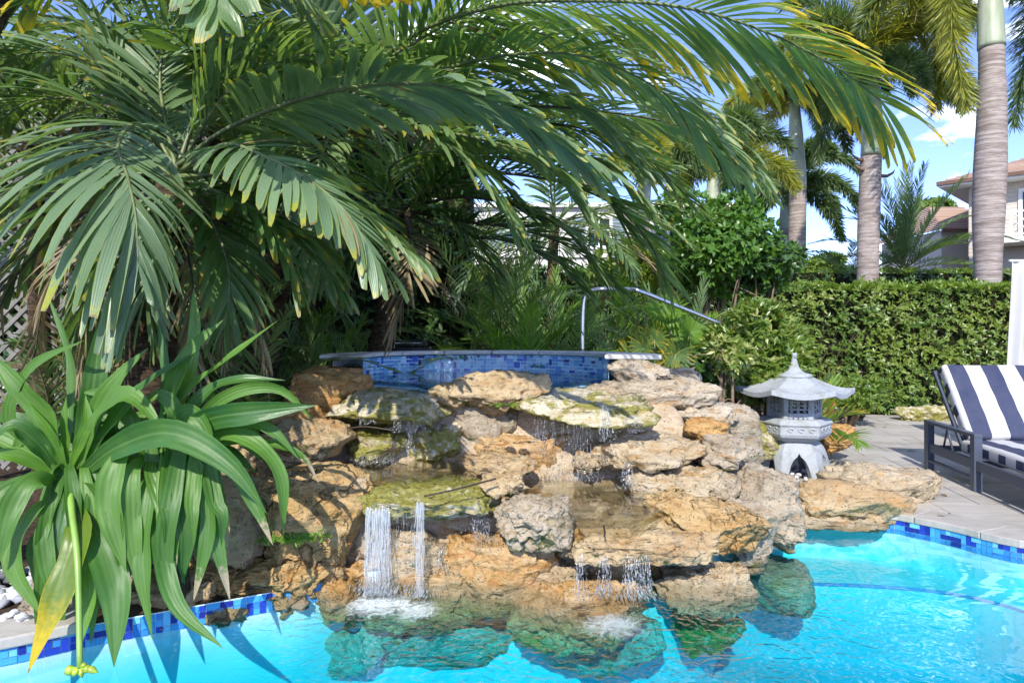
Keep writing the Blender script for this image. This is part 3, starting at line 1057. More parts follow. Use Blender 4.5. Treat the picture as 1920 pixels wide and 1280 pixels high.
mosaic(spa, full, 1.330, 0.0385, 7, TM, 21, (2.0, 4, 5, 4, 4, 1.5), 2, 300, gap=0.22)
mb = MB()
mb.prism([tuple(ell(a, 0.02)) for a in np.linspace(0, 2 * math.pi, 64, endpoint=False)], 1.12, 1.155)
spw = water_mat('spa_water', 0, (1, 1, 1), 0.006, power=3.5, film=(0.72, 0.88, 0.95))
w_ = mb.build('spa_water', spw, None, kind='structure')
w_.location = (SC[0], SC[1], 0)
# rim stones
b = NB('grey_rim_stone')
n1 = b.noise(b.wpos((1, 1, 6)), 9.0, 7, 0.7)
c = b.mix(b.sstep(n1, 0.35, 0.65), (0.46, 0.455, 0.44), (0.66, 0.65, 0.62))
M['rim'] = b.done(b.pbr(c, 0.7, b.bump(n1, 0.5, 0.01), 0.3))
edges = np.linspace(R(-18), R(196), 9)
def rim_w(a):
    return 0.30 + 0.10 * smooth(R(140), R(195), a) + 0.20 * smooth(R(40), R(-10), a)
for a, b_ in zip(edges[:-1], edges[1:]):
    ts = np.linspace(a + 0.004, b_ - 0.004, 8)
    pl = [tuple(ell(t, -0.025)) for t in ts] + [tuple(ell(t, float(rim_w(t)))) for t in ts[::-1]]
    mb = MB()
    mb.prism(pl[::-1], 1.333, SPZ)
    mb.build('rim_stone', M['rim'], spa, bevel=0.012)

# ------------------------------------------------------------------ small basins between the rocks
bw = water_mat('basin_water', 0, (1, 1, 1), 0.012, power=3.2, film=(0.90, 0.90, 0.83), stretch=(2.2, 2.2, 2.2))
for pts in ([(590, 800), (600, 776), (700, 772), (760, 780), (740, 806)],):
    mb = MB()
    mb.prism([tuple(PZ(x, y, 0.84)[:2]) for x, y in pts][::-1], 0.78, 0.84)
    mb.build('water', bw, None, kind='structure')
for z, pts in ((0.555, [(640, 897), (680, 852), (870, 848), (905, 872), (890, 898), (760, 906)]), (0.40, [(958, 962), (985, 893), (1090, 888), (1230, 893), (1262, 945), (1200, 975), (1050, 975)])):
    mb = MB()
    mb.prism([tuple(PZ(x, y, z)[:2]) for x, y in pts], z - 0.05, z)
    mb.build('water', bw, None, kind='structure')
# thin sheets sliding over the two spillway ledges
for pts, z in (([(645, 735), (735, 718), (830, 720), (835, 737), (740, 742)], 1.157), ([(985, 740), (1030, 722), (1180, 726), (1200, 742), (1100, 748)], 1.157)):
    pass

# ------------------------------------------------------------------ falling water
b = NB('falling_water')
r = b.attr('rnd')
tr = b.n('ShaderNodeBsdfTransparent')
gl = b.n('ShaderNodeBsdfGlossy')
gl.inputs['Roughness'].default_value = 0.12
gl.inputs[0].default_value = (0.95, 0.97, 1, 1)
df = b.n('ShaderNodeBsdfDiffuse')
df.inputs[0].default_value = (0.86, 0.90, 0.93, 1)
tl = b.n('ShaderNodeBsdfTranslucent')
tl.inputs[0].default_value = (0.86, 0.90, 0.93, 1)
wh = b.mixsh(0.5, df.outputs[0], tl.outputs[0])
wet = b.mixsh(0.16, wh, gl.outputs[0])
k = b.math('ADD', b.math('MULTIPLY', b.noise(b.wpos((110, 60, 9)), 1.0, 4, 0.75), 1.15), b.math('MULTIPLY', r, 0.28))
M['fall'] = b.done(b.mixsh(b.math('MULTIPLY', b.sstep(k, 0.34, 1.05), 0.60), tr.outputs[0], wet))


def fall(label, x0, x1, y0, y1, D, n_, seed, width=0.010, drops=60, spread=1.0, arc=0.06, sheet=0.0):
    rs = np.random.default_rng(seed)
    Vs, Fs, rn = [], [], []
    base = 0
    n_, width = int(n_ * 2.0), width * 0.50
    if sheet:
        for q in range(15):
            for j in range(13):
                a = P(x0 + (x1 - x0) * j / 12, y0 + (y1 - y0) * (q / 14) ** 1.1, D)
                Vs.append((a[0] + 0.004 * math.sin(q * 1.7 + j), a[1] - arc * (q / 14) ** 0.6 + 0.012 * math.sin(j * 1.9 + q * 0.3), a[2]))
                rn.append(0.25 + 0.35 * math.sin(j * 2.3) ** 2)
        for q in range(14):
            for j in range(12): Fs.append((q * 13 + j, q * 13 + j + 1, (q + 1) * 13 + j + 1, (q + 1) * 13 + j))
        base = 15 * 13
    m_ = 5
    for i in range(n_):
        t = (i + rs.uniform(0.0, 1.0)) / n_
        px = x0 + (x1 - x0) * t
        a = P(px, y0 + rs.uniform(-5, 5), D)
        e = P(px + rs.normal() * 4 * spread, y0 + (y1 - y0) * rs.uniform(0.7, 1.03), D)
        ya = rs.uniform(-.03, .03)
        ph_ = rs.uniform(0, 50)
        s0 = 0.0
        first = True
        while s0 < 0.97:
            ln = rs.uniform(0.22, 0.55) if first and sheet else rs.uniform(0.05, 0.26)
            s1 = min(1.0, s0 + ln)
            k_ = 7
            s_ = np.linspace(s0, s1, k_)
            z = a[2] + (e[2] - a[2]) * s_ ** 1.1
            wobx = np.array([noise(np.array([[ph_, q * 3.0, seed]]))[0] for q in s_])
            x = a[0] + (e[0] - a[0]) * s_ + 0.014 * wobx * (0.3 + s_)
            y = a[1] - arc * s_ ** 0.6 + ya * s_
            env = np.sin(np.pi * np.clip(np.linspace(0.06, 0.97, k_), 0, 1)) ** 0.6
            w = width * rs.uniform(0.35, 1.5) * env * rs.uniform(0.6, 1.2)
            rv = rs.uniform(0, 1)
            for q in range(k_):
                for jj in range(m_):
                    an = 6.283 * jj / m_
                    Vs.append((x[q] + w[q] * 0.5 * math.cos(an), y[q] + w[q] * 0.5 * math.sin(an), z[q]))
                    rn.append(rv)
            for q in range(k_ - 1):
                for jj in range(m_):
                    Fs.append((base + q * m_ + jj, base + q * m_ + (jj + 1) % m_, base + (q + 1) * m_ + (jj + 1) % m_, base + (q + 1) * m_ + jj))
            base += k_ * m_
            s0 = s1 + rs.uniform(0.0, 0.10)
            first = False
    Vd, Fd = ICO[1]
    Fq = [list(f) for f in Fs]
    VV = list(Vs)
    tri = []
    for i in range(drops):
        t = rs.uniform(0, 1)
        s_ = rs.uniform(0.25, 1.0)
        c = P(x0 + (x1 - x0) * t + rs.normal() * 6 * spread * s_, y0 + (y1 - y0) * s_, D)
        r_ = rs.uniform(0.0013, 0.0036)
        b0 = len(VV)
        for q in Vd: VV.append((c[0] + q[0] * r_, c[1] - arc * s_ + rs.uniform(-.01, .01) + q[1] * r_, c[2] + q[2] * r_ * rs.uniform(1, 2.4)))
        rn += [0.9] * len(Vd)
        tri += [[b0 + v for v in f] for f in Fd]
    for i in range(int(drops * 1.2)):
        c = P(x0 + (x1 - x0) * rs.uniform(-0.1, 1.1) + rs.normal() * 12, y1 - abs(rs.normal()) * 11 + 3, D)
        r_ = rs.uniform(0.0012, 0.0032)
        b0 = len(VV)
        for q in Vd: VV.append((c[0] + q[0] * r_, c[1] - arc + rs.normal() * .03 + q[1] * r_, c[2] + q[2] * r_))
        rn += [0.9] * len(Vd)
        tri += [[b0 + v for v in f] for f in Fd]
    me = bpy.data.meshes.new('waterfall')
    me.from_pydata(VV, [], Fq + tri)
    me.polygons.foreach_set('use_smooth', [True] * len(me.polygons))
    at = me.attributes.new('rnd', 'FLOAT', 'POINT')
    at.data.foreach_set('value', rn)
    me.materials.append(M['fall'])
    link('waterfall', me, None, None, label, 'waterfall', 'falling water of the rock cascade')


fall('wide white curtain falling from the mossy ledge into the pool', 686, 732, 952, 1104, 4.46, 34, 1, 0.013, 200, arc=0.06, sheet=1)
fall('thin veil of separate threads between the two main streams', 730, 784, 950, 1100, 4.50, 7, 18, 0.006, 60, arc=0.05)
fall('single thin stream falling right of the wide white curtain', 780, 796, 942, 1114, 4.42, 9, 2, 0.012, 60, arc=0.03, sheet=1)
fall('short drips between mossy ledge and wet orange boulder', 886, 918, 962, 1004, 4.52, 8, 3, 0.006, 40)
fall('drips into the hollow beside the main curtain', 820, 834, 1022, 1062, 4.55, 4, 4, 0.006, 24)
fall('thin drips under the left end of the upper left spillway', 674, 706, 766, 792, 5.34, 9, 5, 0.007, 26)
fall('drips from the middle of the upper left spillway', 738, 804, 768, 806, 5.32, 16, 6, 0.007, 60)
fall('narrow trickle beside the bright moss covered lump', 764, 776, 786, 850, 5.34, 5, 7, 0.010, 30)
fall('low drips below the small yellow mossy step', 668, 740, 852, 868, 5.28, 14, 8, 0.006, 50)
fall('scattered drips at the left of the right spillway', 1000, 1042, 786, 850, 5.18, 8, 9, 0.006, 60)
fall('small clear stream in the middle of the right spillway', 1128, 1142, 764, 822, 5.15, 7, 10, 0.010, 24)
fall('drips at the right end of the right spillway', 1184, 1200, 776, 806, 5.18, 5, 11, 0.006, 26)
fall('splashing trickle off the wide cream ledge into the lower basin', 1166, 1184, 868, 912, 5.12, 6, 12, 0.009, 40)
fall('scattered spray falling in front of the rust stained back wall', 1050, 1108, 795, 895, 5.15, 7, 17, 0.005, 110, spread=2.0)
fall('slanting stream at the left of the front fall', 1078, 1094, 1040, 1116, 4.26, 5, 13, 0.010, 34)
fall('middle drips of the front fall', 1122, 1142, 1042, 1108, 4.26, 7, 14, 0.007, 60)
fall('strands at the right of the front fall', 1168, 1218, 1042, 1112, 4.26, 15, 15, 0.009, 90)
# ------------------------------------------------------------------ stone lantern
LX, LY = 3.10, 7.50
lan = thing('stone_lantern', 'grey stone garden lantern with flared six sided roof and arched legs', 'stone lantern', (LX, LY, 0.0), R(-73))
G = M['granite']


def hexr(t):
    """radius factor of a hexagon with unit corner radius at angle t"""
    return math.cos(math.pi / 6) / math.cos((t % (math.pi / 3)) - math.pi / 6)


# legs: a shell with six arched openings
mb = MB()
NS, NR = 16, 12
prof = [(0.385, 0.0), (0.375, 0.10), (0.36, 0.2), (0.335, 0.29), (0.30, 0.36), (0.25, 0.41)]
pz = np.array([p[1] for p in prof]); pr = np.array([p[0] for p in prof])
def arch(u):
    u = abs(u) / 0.66
    if u >= 1: return 0.0
    return 0.27 * (1 - u ** 2.2) ** 0.55 + 0.035 * max(0, 1 - u * 5)
ncol = 6 * NS
Vo, Vi, hs_ = [], [], []
for c_ in range(ncol):
    t = 2 * math.pi * c_ / ncol
    u = ((c_ % NS) / NS) * 2 - 1
    h0 = arch(u)
    rf = 0.55 * hexr(t) + 0.45 * 0.95
    hs_.append(h0)
    for q in range(NR + 1):
        z = h0 + (0.41 - h0) * q / NR
        r = np.interp(z, pz, pr)
        Vo.append((r * rf * math.cos(t), r * rf * math.sin(t), z))
        ri = max(0.03, r - 0.075)
        Vi.append((ri * rf * math.cos(t), ri * rf * math.sin(t), min(z, 0.345) if z > 0.345 else z))
K1 = NR + 1
no = len(Vo)
Fs = []
for c_ in range(ncol):
    d_ = (c_ + 1) % ncol
    for q in range(NR):
        Fs.append((c_ * K1 + q, d_ * K1 + q, d_ * K1 + q + 1, c_ * K1 + q + 1))
        Fs.append((no + d_ * K1 + q, no + c_ * K1 + q, no + c_ * K1 + q + 1, no + d_ * K1 + q + 1))
    Fs.append((d_ * K1, c_ * K1, no + c_ * K1, no + d_ * K1))
Fs.append(tuple(c_ * K1 + NR for c_ in range(ncol)))
mb.add(Vo + Vi, Fs, 0, False)
mb.build('legs', G, lan)
# platform with carved waves
mb = MB()
mb.lathe([(0.23, 0.405), (0.30, 0.425), (0.37, 0.47), (0.385, 0.50), (0.385, 0.585), (0.40, 0.60), (0.40, 0.615), (0.35, 0.655), (0.33, 0.66)], 6, sm=False)
pf = mb.build('platform', G, lan, bevel=0.006)
mb = MB()
for s_ in range(6):
    a = R(60) * s_ + R(30)
    ap = 0.385 * math.cos(R(30))
    for q in (-1, 0, 1):
        ctr = Vector((ap, q * 0.105, 0.545))
        pts = []
        for t in np.linspace(0, 1, 9):
            an = t * 4.6 + 0.4
            rr = 0.045 * (1 - t * 0.75)
            pts.append(Matrix.Rotation(a, 3, 'Z') @ (ctr + Vector((0.0, rr * math.cos(an) + 0.03 * t, rr * 0.75 * math.sin(an)))))
        mb.tube([tuple(p) for p in pts], np.linspace(0.011, 0.006, 9), 6)
mb.build('carving', G, pf)
# light chamber: six latticed walls
cz0, cz1, cr_ = 0.655, 0.925, 0.285
ap, hw = cr_ * math.cos(R(30)), cr_ * 0.5
for s_ in range(6):
    a = R(60) * s_ + R(30)
    Mx = Matrix.Rotation(a, 4, 'Z') @ Matrix.Translation((ap, 0, 0))
    mb = MB()
    mb.box((-0.013, -hw + 0.022, (cz0 + cz1) / 2), (0.015, 0.022, (cz1 - cz0) / 2), Mx)
    mb.box((-0.013, hw - 0.022, (cz0 + cz1) / 2), (0.015, 0.022, (cz1 - cz0) / 2), Mx)
    mb.box((-0.014, 0, cz1 - 0.02), (0.014, hw - 0.043, 0.02), Mx)
    mb.box((-0.014, 0, cz0 + 0.045), (0.014, hw - 0.043, 0.022), Mx)
    for q in range(4):
        yy = -hw + 0.044 + (q + 0.5) * (2 * hw - 0.088) / 4
        mb.add([Mx @ Vector((xx, yy + dy, zz)) for xx in (-0.026, -0.002) for dy, zz in ((-0.024, cz0 + 0.024), (0.024, cz0 + 0.024), (0.016, cz0 + 0.008), (0, cz0 + 0.001), (-0.016, cz0 + 0.008))],
               [(4, 3, 2, 1, 0), (5, 6, 7, 8, 9)] + [(i, (i + 1) % 5, 5 + (i + 1) % 5, 5 + i) for i in range(5)])
    w_ = mb.build('wall', G, lan, bevel=0.003, seg=1)
    mb = MB()
    y0, y1, z0, z1 = -hw + 0.044, hw - 0.044, cz0 + 0.067, cz1 - 0.04
    p_ = (y1 - y0) / 3
    ro = p_ * 0.70
    e = 0
    for iy in range(4):
        for iz in range(5):
            cy_, cz_ = y0 + iy * p_, z0 + iz * (z1 - z0) / 4
            xx = -0.016 + 0.004 * ((iy + iz) % 2)
            pts = []
            for t in range(13):
                an = 2 * math.pi * t / 12
                yy, zz = cy_ + ro * math.cos(an), cz_ + ro * math.sin(an)
                if y0 - 0.004 <= yy <= y1 + 0.004 and z0 - 0.004 <= zz <= z1 + 0.004:
                    pts.append(tuple(Mx @ Vector((xx, yy, zz))))
                else:
                    if len(pts) > 1: mb.tube(pts, 0.0058, 4)
                    pts = []
            if len(pts) > 1: mb.tube(pts, 0.0058, 4)
    mb.build('lattice', G, w_)
# roof: flared hexagon with turned up corners
mb = MB()
NA_, rings = 48, [(0.10, 0.205), (0.2, 0.185), (0.30, 0.135), (0.40, 0.085), (0.50, 0.05), (0.57, 0.038), (0.60, 0.036)]
V = []
for side in (0, 1):
    for (r, z) in (rings if side == 0 else rings[::-1]):
        for j in range(NA_):
            t = 2 * math.pi * j / NA_
            cnr = abs((t % (math.pi / 3)) - math.pi / 6) / (math.pi / 6)
            rr = r * hexr(t) * (1 + 0.03 * cnr ** 3 * (r / 0.6))
            zz = z + 0.05 * cnr ** 2 * (r / 0.6) ** 3 - (0.0 if side == 0 else (0.055 if r > 0.35 else 0.055 + (0.35 - r) * 0.4))
            V.append((rr * math.cos(t), rr * math.sin(t), 0.905 + zz))
Fs = []
for i in range(2 * len(rings) - 1):
    for j in range(NA_):
        j2 = (j + 1) % NA_
        Fs.append((i * NA_ + j2, i * NA_ + j, (i + 1) * NA_ + j, (i + 1) * NA_ + j2))
Fs.append(tuple(range(NA_)))
Fs.append(tuple(range((2 * len(rings) - 1) * NA_, 2 * len(rings) * NA_))[::-1])
mb.add(V, Fs, 0, False)
mb.build('roof', G, lan, bevel=0.005)
mb = MB()
mb.lathe([(0.10, 1.085), (0.175, 1.09), (0.185, 1.105), (0.18, 1.125), (0.165, 1.132), (0.12, 1.14), (0.085, 1.16), (0.055, 1.20), (0.036, 1.25), (0.026, 1.30), (0.026, 1.325), (0.032, 1.335), (0.032, 1.355), (0.02, 1.36)], 24)
mb.build('finial', G, lan)
pebbles(gb, 150, lambda r_: (r_.gauss(LX - 0.05, 0.28), r_.gauss(LY + 0.05, 0.30)), 0.0, 0.02, 0.035, 9)

# ------------------------------------------------------------------ striped chaise
fr_m = plain('slate_grey_powder_coat', (0.060, 0.075, 0.105), 0.42, 0.0, 0.05, 40)


def stripe_mat(name, side=False):
    b = NB(name)
    x, y, z = b.sep(b.coord())
    weave = b.noise(b.coord('Object', (1, 1, 1)), 180.0, 2)
    if side:
        ph = b.math('FRACT', b.math('ADD', b.math('DIVIDE', y, 0.30), 0.2))
        k_ = b.math('MULTIPLY', b.math('GREATER_THAN', ph, 0.57), b.math('LESS_THAN', b.math('ABSOLUTE', z), 0.042))
    else:
        ph = b.math('FRACT', b.math('DIVIDE', b.math('ADD', x, -0.055), 0.345))
        k_ = b.math('LESS_THAN', ph, 0.5)
    c = b.mix(k_, (0.49, 0.485, 0.475), (0.009, 0.018, 0.062))
    c = b.mix(b.math('MULTIPLY', b.sstep(weave, 0.3, 0.7), 0.18), c, b.mix(0.5, c, (0.3, 0.3, 0.35)))
    sl_ = b.noise(b.coord('Object', (1, 1, 1)), 5.0, 4)
    c = b.mix(b.math('MULTIPLY', sl_, 0.10), c, (0.5, 0.5, 0.5))
    return b.done(b.pbr(c, 0.85, b.bump(b.math('ADD', b.math('MULTIPLY', sl_, 4.0), weave), 0.35, 0.006), 0.2))


STR, STRS = stripe_mat('navy_white_stripe'), stripe_mat('navy_white_stripe_edge', True)
ch = thing('chaise_longue', 'slate grey framed chaise with navy and white striped cushions', 'chaise', (4.60, 6.83, 0), math.atan2(-0.17, 1))
WID = 1.42


def bar(name, c, h, par=None, rot=None, bev=0.004):
    mb = MB()
    mb.box((0, 0, 0), h)
    o = mb.build(name, fr_m, par or ch, bevel=bev)
    o.location = c
    if rot: o.rotation_euler = rot
    return o


for sx in (0, 1):
    x = 0.04 + sx * (WID - 0.08)
    bar('leg', (x, 0.0, 0.268), (0.038, 0.046, 0.268))
    bar('leg', (x, 1.08, 0.268), (0.038, 0.046, 0.268))
    bar('armrest', (x, 0.54, 0.554), (0.04, 0.59, 0.018))
    bar('side_rail', (x, -0.32, 0.262), (0.022, 1.36, 0.05))
    bar('stretcher', (x, 0.54, 0.115), (0.03, 0.494, 0.014))
    bar('leg', (x, -1.66, 0.155), (0.038, 0.046, 0.155))
for y in (-1.58, -0.8, 0.05, 1.02): bar('cross_bar', (WID / 2, y, 0.262), (WID / 2 - 0.064, 0.025, 0.03))
th = math.atan2(0.70, 0.62)
for x in (0.13, WID - 0.13):
    bar('back_bar', (x, 0.45 + 0.36, 0.33 + 0.40), (0.018, 0.53, 0.022), rot=(th, 0, 0))
for f_ in (0.15, 0.95): bar('back_bar', (WID / 2, 0.45 + 0.62 * f_ * 1.12, 0.33 + 0.7 * f_ * 1.12), (WID / 2 - 0.15, 0.02, 0.018), rot=(th, 0, 0))
for x in (0.10, WID - 0.10):
    mb = MB()
    mb.tube([(x, 0.64, 0.29), (x, 0.72, 0.44), (x, 0.76, 0.53)], 0.013, 8)
    mb.tube([(x, 0.86, 0.29), (x, 0.76, 0.53)], 0.011, 8)
    mb.build('prop_strut', fr_m, ch)


def cushion(name, w, l, t, n=(40, 30)):
    """soft box, local x across, y along, z up, centred in y and z, starting at x=0"""
    bm = bmesh.new()
    bmesh.ops.create_cube(bm, size=1)
    for v in bm.verts: v.co = Vector((v.co.x * w + w / 2, v.co.y * l, v.co.z * t))
    bmesh.ops.bevel(bm, geom=bm.edges[:], offset=t * 0.33, segments=4, profile=0.6, affect='EDGES')
    bmesh.ops.subdivide_edges(bm, edges=[e for e in bm.edges if e.calc_length() > 0.4], cuts=14, use_grid_fill=True)
    for v in bm.verts:
        x, y, z = v.co
        q = max(0, 1 - (2 * y / l) ** 4) * max(0, 1 - ((2 * x - w) / w) ** 4)
        v.co.z += math.copysign(0.022 * q, z) + 0.006 * math.sin(x * 9 + y * 4) + 0.005 * math.sin(y * 23 + x * 3) * q
    for f in bm.faces:
        f.smooth = True
        f.material_index = 1 if abs(f.normal.x) > 0.6 else 0
    me = bpy.data.meshes.new(name)
    bm.to_mesh(me)
    bm.free()
    me.materials.append(STR)
    me.materials.append(STRS)
    return me


o = link('seat_cushion', cushion('seat_cushion', WID - 0.16, 2.0, 0.135), ch)
o.location = (0.085, -0.56, 0.385)
o = link('back_cushion', cushion('back_cushion', WID - 0.28, 0.98, 0.14), ch)
o.location = (0.135, 0.735, 0.815)
o.rotation_euler = (th, 0, 0)

# ------------------------------------------------------------------ cabana curtain
b = NB('white_curtain_cloth')
c_ = b.mix(b.noise(b.wpos(), 8.0, 4), (0.58, 0.58, 0.57), (0.66, 0.66, 0.65))
tl = b.n('ShaderNodeBsdfTranslucent')
tl.inputs[0].default_value = (0.7, 0.7, 0.68, 1)
M['cloth'] = b.done(b.mixsh(0.25, b.pbr(c_, 0.85, None, 0.2), tl.outputs[0]))
cur = thing('cabana_curtain', 'white cabana curtain hanging at the right edge', 'curtain', (6.22, 8.5, 0))
NX, NZ = 90, 16
V, Fs = [], []
for j in range(NZ + 1):
    z = 0.05 + (2.46 - 0.05) * j / NZ
    for i in range(NX + 1):
        x = i / NX * 1.5
        am = 0.05 * (0.55 + 0.45 * (1 - j / NZ))
        V.append((x - 0.05 * (1 - j / NZ), am * math.sin(x * 38 + 0.6 * math.sin(j * 0.3)) + 0.02 * math.sin(x * 13 + j * 0.2), z))
for j in range(NZ):
    for i in range(NX): Fs.append((j * (NX + 1) + i, j * (NX + 1) + i + 1, (j + 1) * (NX + 1) + i + 1, (j + 1) * (NX + 1) + i))
me = mesh_np('drape', np.array(V), np.array(Fs), mats=[M['cloth']])
o = link('drape', me, cur)
sd = o.modifiers.new('solid', 'SOLIDIFY'); sd.thickness = 0.004
mb = MB()
mb.box((0.75, 0, 2.475), (0.78, 0.02, 0.014))
mb.build('top_rail', plain('cabana_white_rail', (0.78, 0.78, 0.77), 0.5), cur, bevel=0.006)

# ------------------------------------------------------------------ steel handrail
D0 = 7.86
hp = [P(1092, 662, D0), P(1092, 610, D0), P(1094, 566, D0), P(1100, 552, D0), P(1116, 543, D0 - .02), P(1150, 542, D0 - .05), P(1185, 543, D0 - .12), P(1205, 548, D0 - .15), P(1280, 578, D0 - .1), P(1352, 608, D0), P(1440, 648, D0 + .1), P(1452, 655, D0 + .1)]
hp = spline(np.array(hp), 6)
mb = MB()
mb.tube(hp, 0.0245, 12)
hr = thing('handrail', 'bent brushed steel handrail rising beside the hot tub', 'handrail', tuple(hp[0]))
mb2 = MB()
mb2.tube(hp - hp[0], 0.0245, 12)
mb2.build('rail', M['steel'], hr)
mb2 = MB()
mb2.lathe([(0.055, -0.02), (0.06, 0.0), (0.05, 0.02), (0.03, 0.026)], 20)
mb2.build('floor_flange', M['steel'], hr)
mb2 = MB()
e_ = P(1478, 680, D0 + .1) - hp[0]
mb2.tube([P(1450, 654, D0 + .1) - hp[0], P(1458, 690, D0 + .1) - hp[0], np.array((P(1458, 700, D0 + .1) - hp[0])[:2].tolist() + [-hp[0][2]])], 0.0245, 12)
mb2.build('post', M['steel'], hr)

# ------------------------------------------------------------------ outdoor kitchen behind the tub
wh = plain('white_stucco', (0.66, 0.65, 0.62), 0.8, 0, 0.08, 6, 0.25)
kit = thing('outdoor_counter', 'white stucco outdoor counter with thick pale top behind the hot tub', 'counter', (-1.6, 10.4, 0))
mb = MB(); mb.box((0.15, 0.25, 0.87), (1.15, 0.4, 0.87)); mb.build('body', wh, kit, bevel=0.01)
mb = MB(); mb.box((0.35, 0.2, 1.825), (1.15, 0.55, 0.08)); mb.build('countertop', plain('pale_stone_top', (0.62, 0.62, 0.60), 0.4, 0, 0.1, 12), kit, bevel=0.008)
mb = MB(); mb.box((-0.75, 0.22, 1.64), (0.55, 0.5, 0.09)); mb.build('shelf', wh, kit, bevel=0.008)
bk = plain('black_enamel', (0.012, 0.012, 0.013), 0.35)
gr = thing('grill', 'black grill box with flat lid behind the hot tub rim', 'grill', (-1.40, 9.3, 0))
mb = MB(); mb.box((0, 0, 0.70), (0.34, 0.28, 0.69)); mb.build('cabinet', bk, gr, bevel=0.01)
mb = MB(); mb.box((0.03, 0.05, 1.435), (0.24, 0.22, 0.043)); mb.build('lid', bk, gr, bevel=0.015)
mb = MB(); mb.tube([(-0.15, -0.18, 1.44), (-0.15, -0.22, 1.44), (0.2, -0.22, 1.44), (0.2, -0.18, 1.44)], 0.009, 8); mb.build('handle', M['steel'], gr)
gr = thing('planter_box', 'low black planter box left of the grill behind the tub', 'planter box', (-1.98, 9.3, 0))
mb = MB(); mb.box((0, 0, 0.69), (0.2, 0.2, 0.69)); mb.build('box', bk, gr, bevel=0.01)
mb = MB(); mb.box((0, 0, 1.40), (0.215, 0.215, 0.014)); mb.build('rim', bk, gr, bevel=0.004)

# ------------------------------------------------------------------ small things by the hedge
fx = thing('landscape_speaker', 'black ribbed barrel shaped speaker on the mulch under the hedge', 'speaker', tuple(P(1583, 786, 11.7)), R(-12))
mb = MB()
mb.lathe([(0.08, -0.31), (0.135, -0.30), (0.145, -0.27), (0.145, 0.27), (0.135, 0.30), (0.08, 0.31)], 24)
o = mb.build('body', bk, fx); o.rotation_euler = (0, R(90), 0); o.location = (0, 0, 0.16)
mb = MB()
for q in range(11):
    an = R(-10 + q * 20)
    mb.tube([(-0.02, 0.147 * -math.cos(an), 0.16 + 0.147 * math.sin(an)), (0.26, 0.147 * -math.cos(an), 0.16 + 0.147 * math.sin(an))], 0.009, 6)
mb.build('rib', bk, fx, kind='stuff')
for x in (-0.2, 0.05, 0.24):
    mb = MB(); mb.box((x, -0.06, 0.02), (0.03, 0.06, 0.03)); mb.build('foot', bk, fx, bevel=0.005)
b = NB('painted_pot')
x, y, z = b.sep(b.coord())
k_ = b.sstep(b.math('ADD', z, b.math('MULTIPLY', b.noise(b.coord(), 9.0, 2), 0.12)), 0.16, 0.18)
c_ = b.mix(k_, (0.55, 0.38, 0.12), (0.62, 0.06, 0.03))
pot = thing('flower_pot', 'small red and yellow pot half hidden behind the stone lantern', 'pot', tuple(P(1541, 792, 9.4)))
mb = MB()
mb.lathe([(0.07, 0.0), (0.10, 0.02), (0.15, 0.14), (0.165, 0.24), (0.175, 0.25), (0.175, 0.28), (0.15, 0.28), (0.14, 0.2)], 24)
mb.build('body', b.done(b.pbr(c_, 0.35)), pot)
mb = MB(); mb.lathe([(0.148, 0.235), (0.02, 0.245), (0.001, 0.245)], 20); mb.build('soil', M['soil'], pot)

# ------------------------------------------------------------------ houses
wall_m = plain('house_white_wall', (0.56, 0.50, 0.42), 0.8, 0, 0.05, 1.5)
trim_m = plain('white_trim', (0.80, 0.79, 0.76), 0.5, 0, 0.03, 3)
b = NB('window_glass')
M['glass'] = b.done(b.pbr((0.03, 0.045, 0.055), 0.05, None, 0.8))
b = NB('roof_tile')
oi = b.n('ShaderNodeObjectInfo').outputs['Random']
n1 = b.noise(b.wpos(), 3.0, 6, 0.7)
c_ = b.mix(b.math('ADD', b.math('MULTIPLY', oi, 0.5), b.math('MULTIPLY', n1, 0.5)), (0.33, 0.21, 0.15), (0.50, 0.37, 0.28))
M['rooftile'] = b.done(b.pbr(c_, 0.8))


def shed_roof(parent, e0, e1, up, courses, mats, thick=0.05):
    """stepped tile courses on the plane from eave e0->e1 rising along up (quad or triangle given by up0, up1)"""
    u0, u1 = up
    e0, e1, u0, u1 = map(np.array, (e0, e1, u0, u1))
    nrm = unit(np.cross(e1 - e0, u0 - e0 if np.linalg.norm(u0 - e0) > 0.1 else u1 - e0))
    if nrm[2] < 0: nrm = -nrm
    for q in range(courses):
        t0, t1 = q / courses, (q + 1.06) / courses
        a, b_ = e0 + (u0 - e0) * t0, e1 + (u1 - e1) * t0
        c, d = e0 + (u0 - e0) * min(1, t1), e1 + (u1 - e1) * min(1, t1)
        mb = MB()
        V = [a, b_, d, c, a + nrm * thick, b_ + nrm * thick, d + nrm * 0.012, c + nrm * 0.012]
        mb.add(V, [(3, 2, 1, 0), (4, 5, 6, 7), (0, 1, 5, 4), (1, 2, 6, 5), (2, 3, 7, 6), (3, 0, 4, 7)])
        mb.build('tile_course', mats, parent)


hs_ = thing('house', 'cream two storey house with pink tiled roof and balcony at the far right', 'house', (18.75, 28.0, -0.3), R(-45))
mb = MB(); mb.box((7.0, 5.0, 3.9), (7.0, 5.0, 3.9)); mb.build('wall', wall_m, hs_)
